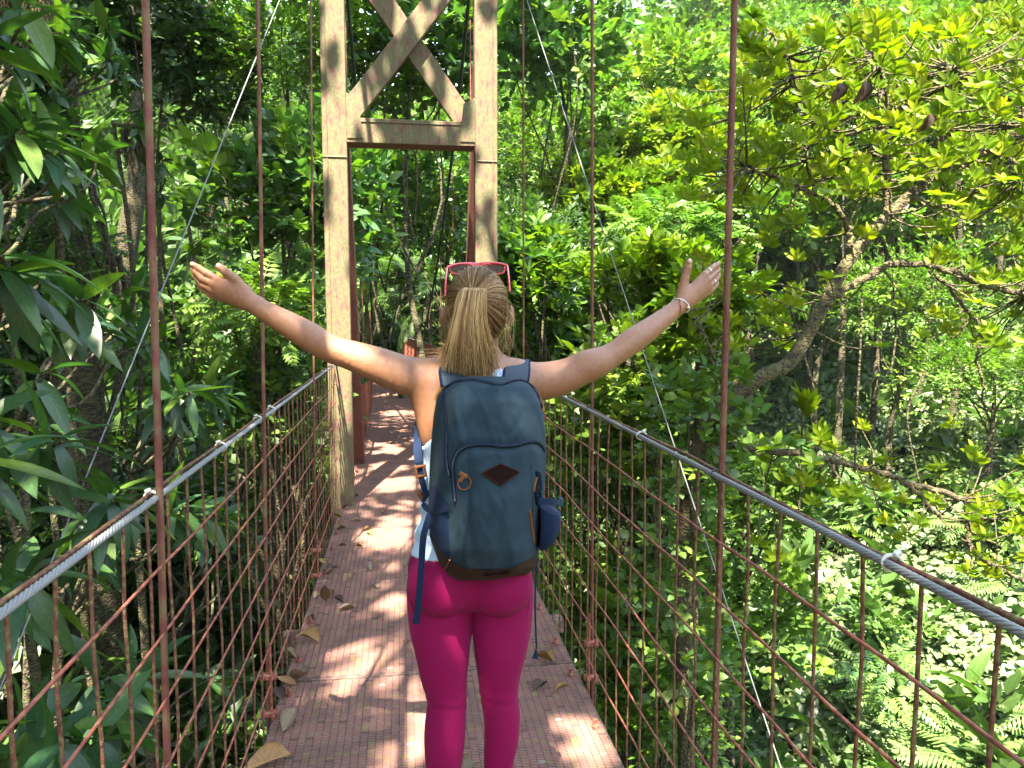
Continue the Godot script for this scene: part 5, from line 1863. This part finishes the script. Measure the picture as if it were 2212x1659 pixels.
func _forest() -> void:
	var A := Color(0.088, 0.16, 0.028)
	var kinds := [["tall forest tree with mid green rounded leaves on the hillside", "round", A, Color(0.08, 0.15, 0.026), 1.5], ["tall forest tree with fine dark leaves on the hillside", "small", Color(0.06, 0.115, 0.028), A, 1.7], ["sunlit forest tree with yellowish leaves on the hillside", "round", Color(0.125, 0.175, 0.025), Color(0.19, 0.165, 0.045), 1.5], ["forest tree with pale glossy leaves on the hillside", "rosette", Color(0.095, 0.165, 0.04), A, 1.9]]
	var g := "trees of the hillside forest"
	for k in 46:      # slope past the ravine, sunlit side
		var x := rr(5.0, 44.0)
		var z := rr(-22.0, -58.0) if x < 16.0 else rr(-8.0, -58.0)
		if k < 12:
			x = rr(3.0, 26.0)
			z = rr(-20.0, -30.0)
		var q: Array = kinds[[0, 1, 2, 3, 0, 2, 3][k % 7]]
		tall_tree("forest_tree", q[0], g, x, z, rr(6.0, 10.5), rr(2.6, 4.0), q[1], "soft_leaf", 900, q[4], q[2], q[3])
	for k in 18:      # tall ones up the slope against the sky
		var x := rr(4.0, 27.0)
		var z := rr(-33.0, -45.0)
		var q: Array = kinds[[0, 3, 2, 1][k % 4]]
		tall_tree("forest_tree", q[0], g, x, z, rr(11.0, 15.0), rr(3.4, 4.6), q[1], "soft_leaf", 1200, q[4] * 1.15, q[2], q[3])
	for k in 26:      # shaded side and far bank
		var x := rr(-26.0, -6.0)
		var z := rr(-9.0, -48.0)
		if k > 13:
			x = rr(-9.0, 9.0)
			z = rr(-36.0, -52.0)
		var q: Array = kinds[[0, 1, 1, 0][k % 4]]
		tall_tree("forest_tree", q[0], g, x, z, rr(6.0, 11.0), rr(2.6, 4.2), q[1], "soft_leaf", 800, q[4], q[2], q[3])

func _shade_trees() -> void:
	# trees whose crowns meet over the walkway, above the picture, and break the sun into flecks
	for e: Array in [
		["tall tree arching over the walkway behind the viewer", Vector3(-4.6, 0, 5.0), [[-1.0, 9.2, 3.3], [0.2, 9.1, 4.2], [-1.0, 9.3, 1.5], [0.3, 9.2, 1.9], [-2.0, 9.0, 1.6], [-0.3, 8.6, 3.0], [-4.0, 9.0, 4.4], [-2.0, 9.6, 3.2], [0.2, 9.4, 2.4], [-2.6, 8.8, 0.6], [-0.6, 9.2, -0.2], [1.2, 9.8, 4.6], [-1.0, 9.0, 5.8], [0.6, 9.3, 0.6], [0.4, 8.8, -1.6], [-1.4, 9.0, -1.4]], 6200],
		["tall tree arching over the walkway before the tower", Vector3(-5.6, 0, -4.4), [[-5.2, 9.0, -4.6], [-3.4, 9.4, -5.6], [-1.2, 9.8, -4.4], [-3.4, 8.8, -2.2], [-1.0, 9.4, -7.4], [-3.0, 9.2, -8.4], [0.2, 10.0, -9.0]], 3600],
		["tall tree shading the big-leaved plants", Vector3(-8.5, 0, -0.5), [[-7.4, 8.6, -0.5], [-6.0, 9.2, -3.0], [-8.0, 9.2, 2.4], [-5.4, 8.4, 1.2], [-7.8, 9.6, -5.4], [-5.6, 9.8, 3.4]], 3000],
		["tall tree shading the far span", Vector3(-6.0, 0, -17.0), [[-5.0, 12.5, -16.0], [-2.5, 13.0, -14.0], [-1.0, 13.2, -18.0], [-3.5, 12.6, -20.0], [-5.5, 12.0, -12.0], [0.5, 13.5, -22.0], [-2.0, 13.0, -25.0], [0.4, 13.6, -13.0]], 3600]]:
		var b: Vector3 = e[1]
		var foot := Vector3(b.x, ground(b.x, b.z) - 0.3, b.z)
		var t := thing("shade_tree", e[0], "tree", foot, "tall trees closing over the walkway")
		var lobes := []
		var hub := Vector3(b.x * 0.9, 6.5, b.z)
		trunk(t, foot, hub, 0.28, 0.17, "bark", 0.02)
		for q: Array in e[2]:
			var c := Vector3(q[0], q[1], q[2])
			lobes.append([c, Vector3(rr(1.3, 1.8), 0.6, rr(1.3, 1.8))])
			trunk(t, hub, c, 0.09, 0.025, "bark", 0.08, "limb")
		crown(t, "round", "soft_leaf", lobes, e[3], 1.0, Color(0.045, 0.085, 0.022), 0.25, 0.0)

func _slope() -> void:
	# heart-leaved ground cover on the sunlit slope
	var t := thing("vine_cover", "mat of pale heart-leaved vines covering the sunlit slope", "vines", Vector3(6, -5, -8))
	var xs := []
	var cs := []
	for k in 27000:
		var x := rr(0.6, 17.0)
		var z := rr(-1.0, -24.0)
		if rng.randf() < 0.35:
			x = rr(2.0, 11.0)
			z = rr(-2.0, -11.0)
		var y := ground(x, z) + rr(0.0, 0.45) + 0.5 * maxf(0.0, gnoise.get_noise_2d(x * 3.0, z * 3.0))
		var b := aim(Vector3(rr(-1, 1), rr(-0.15, 0.2), rr(-1, 1)), (Vector3.UP + Vector3(-0.15, 0, 0.5) + rdir() * 0.3).normalized())
		xs.append(Transform3D(b.scaled(Vector3.ONE * rr(0.8, 1.35)), Vector3(x, y, z) - Vector3(6, -5, -8)))
		var w := rr(0.75, 1.2)
		var c := Color(0.29, 0.38, 0.19) if gnoise.get_noise_2d(x * 2.0 + 60.0, z * 2.0) > -0.1 else Color(0.20, 0.31, 0.09)
		cs.append(Color(c.r * w, c.g * w, c.b * w))
	for g in 3:
		var mm := MultiMesh.new()
		mm.transform_format = MultiMesh.TRANSFORM_3D
		mm.use_colors = true
		mm.mesh = TW["heart"][g]
		mm.instance_count = 9000
		for k in 9000:
			mm.set_instance_transform(k, xs[k * 3 + g])
			mm.set_instance_color(k, cs[k * 3 + g])
		var o := MultiMeshInstance3D.new()
		o.name = "vine_leaves"
		o.multimesh = mm
		o.material_override = M["soft_leaf"]
		o.set_meta("kind", "stuff")
		t.add_child(o, true)
	t.set_meta("kind", "stuff")
	_undergrowth()
	# knee-high plants standing out of the vines
	for k in 26:
		var x := rr(2.5, 12.0)
		var z := rr(-4.0, -15.0)
		var y := ground(x, z)
		var q := k % 3
		var o := thing("slope_plant", ["bushy round-leaved plant standing out of the heart-leaved vines", "feather-leaved plant standing out of the heart-leaved vines", "plant with rosettes of leaves standing out of the heart-leaved vines"][q], "plant", Vector3(x, y, z), "plants among the vines of the sunlit slope")
		var c := Vector3(x, y + rr(0.5, 1.1), z)
		trunk(o, Vector3(x, y - 0.1, z), c, 0.02, 0.01, "bark", 0.1, "stem")
		crown(o, ["round", "pinnate", "rosette"][q], "soft_leaf", shuffle_lobes(c, Vector3(0.6, 0.5, 0.6) * rr(0.8, 1.5), 4), 90, 0.9, [Color(0.07, 0.13, 0.03), Color(0.10, 0.18, 0.05), Color(0.12, 0.17, 0.06)][q])
	# ferns
	for k in 14:
		var x := rr(3.0, 10.0)
		var z := rr(-5.5, -13.0)
		var y := ground(x, z)
		var f := thing("fern", "arching green fern on the sunlit slope among the heart-leaved vines", "fern", Vector3(x, y, z), "ferns on the sunlit slope")
		var n := rng.randi_range(8, 11)
		for q in n:
			var a := TAU * q / n + rr(-0.2, 0.2)
			var mi := part("frond", TW["fern"][q % 2], M["fern_leaf"], f, true)
			mi.transform = Transform3D(aim(Vector3(cos(a), 0.35, sin(a))).scaled(Vector3.ONE * rr(0.9, 1.4)), Vector3(0, 0.5, 0))

func _undergrowth() -> void:
	# low leafy growth that hides the soil of the whole ravine
	var o := thing("undergrowth", "low leafy undergrowth hiding the soil all over the ravine", "undergrowth", Vector3(0, -4, -20), "")
	o.set_meta("kind", "stuff")
	for g in 3:
		var tw: Mesh = TW[["round", "small", "lance"][g]][0]
		var mm := MultiMesh.new()
		mm.transform_format = MultiMesh.TRANSFORM_3D
		mm.use_colors = true
		mm.mesh = tw
		mm.instance_count = 9000
		for k in 9000:
			var x := rr(-24.0, 30.0) if k % 3 else rr(-8.0, 6.0)
			var z := rr(4.0, -52.0) if k % 4 else rr(-20.0, -46.0)
			if absf(x) < 1.6 and z < -24.0 and z > -33.5: x += 3.0
			var s := rr(1.6, 3.0) * (1.0 if z > -20.0 else 1.3)
			var y := ground(x, z) + rr(-0.1, 0.5) * s * 0.4
			mm.set_instance_transform(k, Transform3D(aim(Vector3(rr(-1, 1), rr(0.2, 1.2), rr(-0.6, 1.2))).scaled(Vector3.ONE * s), Vector3(x, y, z) - Vector3(0, -4, -20)))
			var w := rr(0.8, 1.7)
			mm.set_instance_color(k, Color(0.075 * w, 0.14 * w, 0.035 * w))
		var mi := MultiMeshInstance3D.new()
		mi.name = "undergrowth_leaves"
		mi.multimesh = mm
		mi.material_override = M["soft_leaf"]
		mi.set_meta("kind", "stuff")
		o.add_child(mi, true)

func _right_tree() -> void:
	rng.seed = 33
	var Z := -5.0
	var P := func(a: Array) -> Array:
		var out := []
		for q: Array in a:
			out.append(pt(q[0], q[1], q[2] if q.size() > 2 else Z))
		return out
	var main: Array = P.call([[1482, 1690, -5.6], [1476, 1370, -5.4], [1484, 1130, -5.3], [1512, 960, -5.2], [1580, 868, -5.1], [1650, 812], [1708, 781], [1770, 677], [1833, 563], [1916, 469], [2020, 380], [2135, 323], [2230, 272], [2420, 190]])
	var foot := Vector3(main[0].x, ground(main[0].x, main[0].z) - 0.3, main[0].z)
	main.push_front(foot)
	var t := thing("leaning_tree", "leaning mossy tree with bright rosettes of glossy leaves beside the walkway", "tree", foot)
	var mb := MB.new()
	mb.tube(curve(main, 90), taper(0.075, 0.028, 90), 12)
	part("trunk", mb.mesh(), M["mossy_bark"], t)
	var branches := [
		[[[1833, 563], [1833, 495], [1791, 437], [1708, 396], [1614, 359]], 0.045, 0.012],
		[[[1916, 469], [1916, 385], [1911, 292], [1912, 208], [1900, 120]], 0.05, 0.012],
		[[[1913, 400], [1890, 385], [1843, 333], [1770, 255], [1713, 193], [1703, 125], [1650, 57]], 0.04, 0.010],
		[[[1790, 645], [1822, 630], [1880, 595], [1942, 568], [2046, 583], [2135, 620], [2230, 632]], 0.045, 0.03],
		[[[2020, 590], [2083, 661], [2119, 719], [2109, 781], [2130, 844]], 0.025, 0.012],
		[[[1515, 960, -5.2], [1620, 968, -5.1], [1747, 984], [1840, 1004], [1927, 1030], [1978, 1060], [2029, 1117]], 0.05, 0.022],
		[[[1950, 1042], [2054, 1070], [2090, 1096], [2095, 1178], [2141, 1219], [2230, 1265]], 0.04, 0.02],
		[[[2020, 380], [2035, 330], [2042, 260], [2060, 150]], 0.028, 0.010],
		[[[2135, 323], [2180, 345], [2240, 372]], 0.022, 0.014],
		[[[1791, 437], [1765, 420], [1750, 372], [1742, 340]], 0.028, 0.010],
		[[[1833, 500], [1850, 440], [1868, 400], [1885, 330]], 0.02, 0.008],
		[[[1580, 868, -5.1], [1545, 800], [1520, 720], [1475, 660]], 0.022, 0.008]]
	var anchors := []
	for e: Array in branches:
		var pts: Array = P.call(e[0])
		mb = MB.new()
		var n := 8 * (pts.size() - 1)
		var c := curve(pts, n)
		for k in range(1, c.size() - 1):
			c[k] += rdir() * 0.012
		mb.tube(c, taper(e[1] * 0.62, e[2] * 0.75, n), 8)
		part("branch", mb.mesh(), M["mossy_bark"], t)
		for q in c:
			anchors.append(q)
	for q in curve(main, 60):
		if q.y > 1.4: anchors.append(q)
	# rosettes of leaves, held on thin twigs
	var spots := []
	var tries := 0
	while spots.size() < 760 and tries < 14000:
		tries += 1
		var px := rr(1480, 2300)
		var py := rr(-30, 760)
		var dense := 1.0
		if px < 1600: dense = 0.45 if py > 260 and py < 440 else (0.35 if py > 560 else 0.02)
		elif px < 1720: dense = 0.75 if py > 60 and py < 430 else (0.25 if py >= 430 else 0.05)
		elif py < 20 + (2212 - px) * 0.10: dense = 0.1
		elif py > 430 and px < 2000: dense = 0.10
		elif py > 640: dense = 0.35 if px > 2050 else 0.12
		elif py > 470: dense = 0.4
		var onlimb := absf((px - 1708.0) * 0.62 + (py - 781.0)) / 1.18      # the trunk shows bare
		if px > 1640.0 and px < 2150.0 and onlimb < 55.0: dense *= 0.25
		if rng.randf() > dense:
			continue
		spots.append(pt(px, py, Z + rr(-1.3, 0.5)))
	for k in 46:
		spots.append(pt(rr(1640, 2230), rr(900, 1160) + rr(0, 60), Z + rr(-0.5, 0.5)))
	for k in 20:
		spots.append(pt(rr(2080, 2240), rr(1080, 1250), Z + rr(-0.4, 0.4)))
	mb = MB.new()
	for q: Vector3 in spots:
		var best: Vector3 = anchors[0]
		for a: Vector3 in anchors:
			if a.distance_squared_to(q) < best.distance_squared_to(q):
				best = a
		if rng.randf() < 0.75 and best.distance_to(q) < 1.8:
			mb.tube(curve([best, best.lerp(q, 0.5) + rdir() * 0.06 - Vector3(0, 0.05, 0), q], 6), taper(0.009, 0.004, 6), 4)
	part("twigs", mb.mesh(), M["mossy_bark"], t).set_meta("kind", "stuff")
	spots.sort_custom(func(a: Vector3, b: Vector3) -> bool: return a.z > b.z)
	var xs := []
	var made := 0
	for k in spots.size():
		var q: Vector3 = spots[k]
		var ax := Vector3(rr(-0.45, 0.45), 1.0, rr(-0.2, 0.5)).normalized()
		if made < 290:
			var b := aim(ax, Vector3.BACK)
			var n := rng.randi_range(7, 9)
			for j in n:
				if made >= 290: break
				var a := j * 2.4 + rr(-0.2, 0.2)
				var d := (ax * rr(0.15, 0.75) + (b.x * cos(a) + b.y * sin(a))).normalized()
				var s := rr(0.08, 0.125)
				var o := part("leaf", OV[rng.randi() % OV.size()], M["glossy_leaf"], t, true)
				o.transform = Transform3D(aim(d, (ax + rdir() * 0.25).normalized(), rr(-0.2, 0.2)).scaled(Vector3(s, s, s)), q - foot)
				made += 1
		else:
			xs.append(Transform3D(aim(ax, Vector3.BACK).scaled(Vector3.ONE * rr(0.55, 0.82)), q - foot))
	var mm := MultiMesh.new()
	mm.transform_format = MultiMesh.TRANSFORM_3D
	mm.use_colors = true
	mm.mesh = TW["rosette"][0]
	mm.instance_count = xs.size()
	for k in xs.size():
		mm.set_instance_transform(k, xs[k])
		var w := rr(0.7, 1.25)
		var c: Color = [Color(0.30, 0.44, 0.02), Color(0.26, 0.41, 0.022), Color(0.36, 0.45, 0.02)][k % 3]
		mm.set_instance_color(k, Color(c.r * w, c.g * w, c.b * w))
	var cr := MultiMeshInstance3D.new()
	cr.name = "crown"
	cr.multimesh = mm
	cr.material_override = M["glossy_leaf"]
	cr.set_meta("kind", "stuff")
	t.add_child(cr, true)
	# vine leaves up the lower trunk
	var lobes := []
	for q: Array in [[1485, 900, -5.1, 0.30], [1500, 1000, -5.1, 0.28], [1470, 1120, -5.2, 0.28], [1450, 1260, -5.3, 0.3], [1560, 850, -5.0, 0.22], [1640, 960, -5.0, 0.2], [1470, 1400, -5.4, 0.3]]:
		lobes.append([pt(q[0], q[1], q[2]), Vector3.ONE * q[3]])
	var v := thing("climbing_vine", "round-leaved climber wrapped round the leaning tree's lower trunk", "vine", lobes[6][0])
	trunk(v, Vector3(foot.x + 0.1, foot.y + 0.2, foot.z + 0.1), lobes[0][0], 0.02, 0.01, "bark", 0.02, "stem")
	crown(v, "round", "soft_leaf", lobes, 190, 0.62, Color(0.06, 0.115, 0.026), 0.35, -0.6, "leaves", Color(0.10, 0.16, 0.03))
	# bromeliad on the limb
	var bp := pt(1742, 905, Z + 0.12)
	var br := thing("bromeliad", "spiky green bromeliad perched on the leaning tree's low limb", "bromeliad", bp)
	for k in 26:
		var a := k * 2.4
		var d := Vector3(cos(a) * rr(0.35, 1.0), rr(0.5, 1.1), sin(a) * rr(0.35, 1.0)).normalized()
		var o := part("leaf", OV[k % 2 + 1], M["glossy_leaf"], br, true)
		var s := rr(0.24, 0.36)
		o.transform = Transform3D(aim(d, Vector3.UP).scaled(Vector3(s * 0.22, s, s)), Vector3(0, 0, 0))
	# dead curled leaves caught in the tree
	for e: Array in [[1815, 180], [1870, 175], [2010, 245]]:
		mb = MB.new()
		for k in 3:
			mb.leaf(Transform3D(aim(Vector3(rr(-0.6, 0.6), -1, rr(-0.5, 0.5)), Vector3.BACK), pt(e[0], e[1], Z + 0.75)), rr(0.10, 0.15), 0.065, 5, -0.5, 0.6, 0.8, Color(0.10, 0.06, 0.04) * rr(0.8, 1.6), -0.8)
		var o := solo("dead_leaf", mb.mesh(), M["dry_leaf"], "curled brown dead leaf caught in the leaning tree's twigs", "leaf", "dead leaves caught in the tree")
	# lianas
	for e: Array in [[[1862, 640], [1858, 760], [1850, 900], [1846, 1020]], [[1700, 640], [1735, 760], [1770, 880]], [[1930, 620], [1935, 720], [1925, 800]], [[1735, 860], [1730, 1000], [1726, 1100]], [[2000, 800], [1960, 900], [1990, 1060]]]:
		mb = MB.new()
		var pts: Array = P.call(e)
		mb.tube(curve(pts, 20), PackedFloat32Array([0.008]), 5)
		solo("liana", mb.mesh(), M["bark"], "thin woody liana hanging from the leaning tree", "liana", "lianas hanging from the leaning tree")

func _litter() -> void:
	rng.seed = 55
	var tones := [["tan", Color(0.36, 0.185, 0.075)], ["brown", Color(0.15, 0.066, 0.028)], ["pale grey-brown", Color(0.25, 0.165, 0.115)], ["dark brown", Color(0.065, 0.03, 0.017)], ["yellowish", Color(0.36, 0.21, 0.05)]]
	# px, py, length m, tone, flatness
	for e: Array in [[628, 1632, 0.17, 0, "large tan dead leaf with spots beside the mossy walkway edge"], [612, 1578, 0.13, 2, "crumpled brown leaf leaning over the large tan leaf"], [625, 1462, 0.12, 2, "pale crumpled leaf heap by the railing's foot"], [690, 1386, 0.12, 0, "tan leaf lying in the sun fleck by the railing"], [703, 1305, 0.10, 1, "oval brown leaf standing on edge on the walkway"], [1197, 1430, 0.11, 0, "tan curled leaf below the loose backpack cord"], [1155, 1489, 0.09, 3, "dark brown curled leaf between the leg and the bolts"], [1200, 1490, 0.07, 4, "small yellowish leaf next to the dark curled one"], [1024, 1648, 0.09, 2, "pale leaf between the woman's calves"]]:
		_dry(e[0], e[1], e[2], tones[e[3]][1], e[4], "", e[4].contains("standing"))
	for e: Array in [[715, 1100], [742, 1118], [760, 1125], [800, 1140], [790, 1150], [752, 1178], [770, 1182], [835, 1106], [690, 1218], [722, 1226], [745, 1300], [770, 1312], [815, 1270], [760, 1252], [700, 1240], [880, 1212], [655, 1330], [640, 1420], [1105, 1560], [600, 1510], [660, 1290], [735, 1085], [775, 1070], [870, 1390], [720, 1290], [800, 1230], [748, 1142], [640, 1475], [745, 1060], [770, 1020], [762, 1040]]:
		var k := rng.randi() % 5
		_dry(e[0] + rr(-4, 4), e[1] + rr(-3, 3), rr(0.05, 0.10), tones[k][1], "small %s dead leaf lying on the walkway" % tones[k][0], "small dead leaves on the walkway")

func _dry(px: float, py: float, L: float, col: Color, label: String, group: String, edge := false) -> void:
	var p := pty(px, py, 0.012)
	p.x = clampf(p.x, -0.49, 0.71)
	var mb := MB.new()
	var b := Basis(Vector3.UP, rr(0, TAU)) * Basis(Vector3.RIGHT, rr(-0.12, 0.05)) * Basis(Vector3(0, 0, 1), rr(-0.3, 0.3))
	if edge:
		b = Basis(Vector3.RIGHT, -1.35)
	var cv := rr(0.5, 1.5) if not edge else 0.15
	mb.leaf(Transform3D(b, Vector3(0, 0.006, 0)), L, L * rr(0.42, 0.58), 7, 0.35 * cv, rr(-0.5, 0.25) if not edge else 0.02, 0.75, col * rr(0.8, 1.2), -cv * 0.5)
	mb.tube(pathv([Vector3(0, 0.006, 0), b * Vector3(0.004, 0.004, -0.2 * L)]), PackedFloat32Array([0.0012]), 4, PackedColorArray([col * 0.6]))
	var low := 1.0
	for q in mb.v:
		low = minf(low, q.y)
	var o := solo("dead_leaf", mb.mesh(), M["dry_leaf"], label, "leaf", group)
	o.position = Vector3(p.x, 0.0055 - low, p.z)
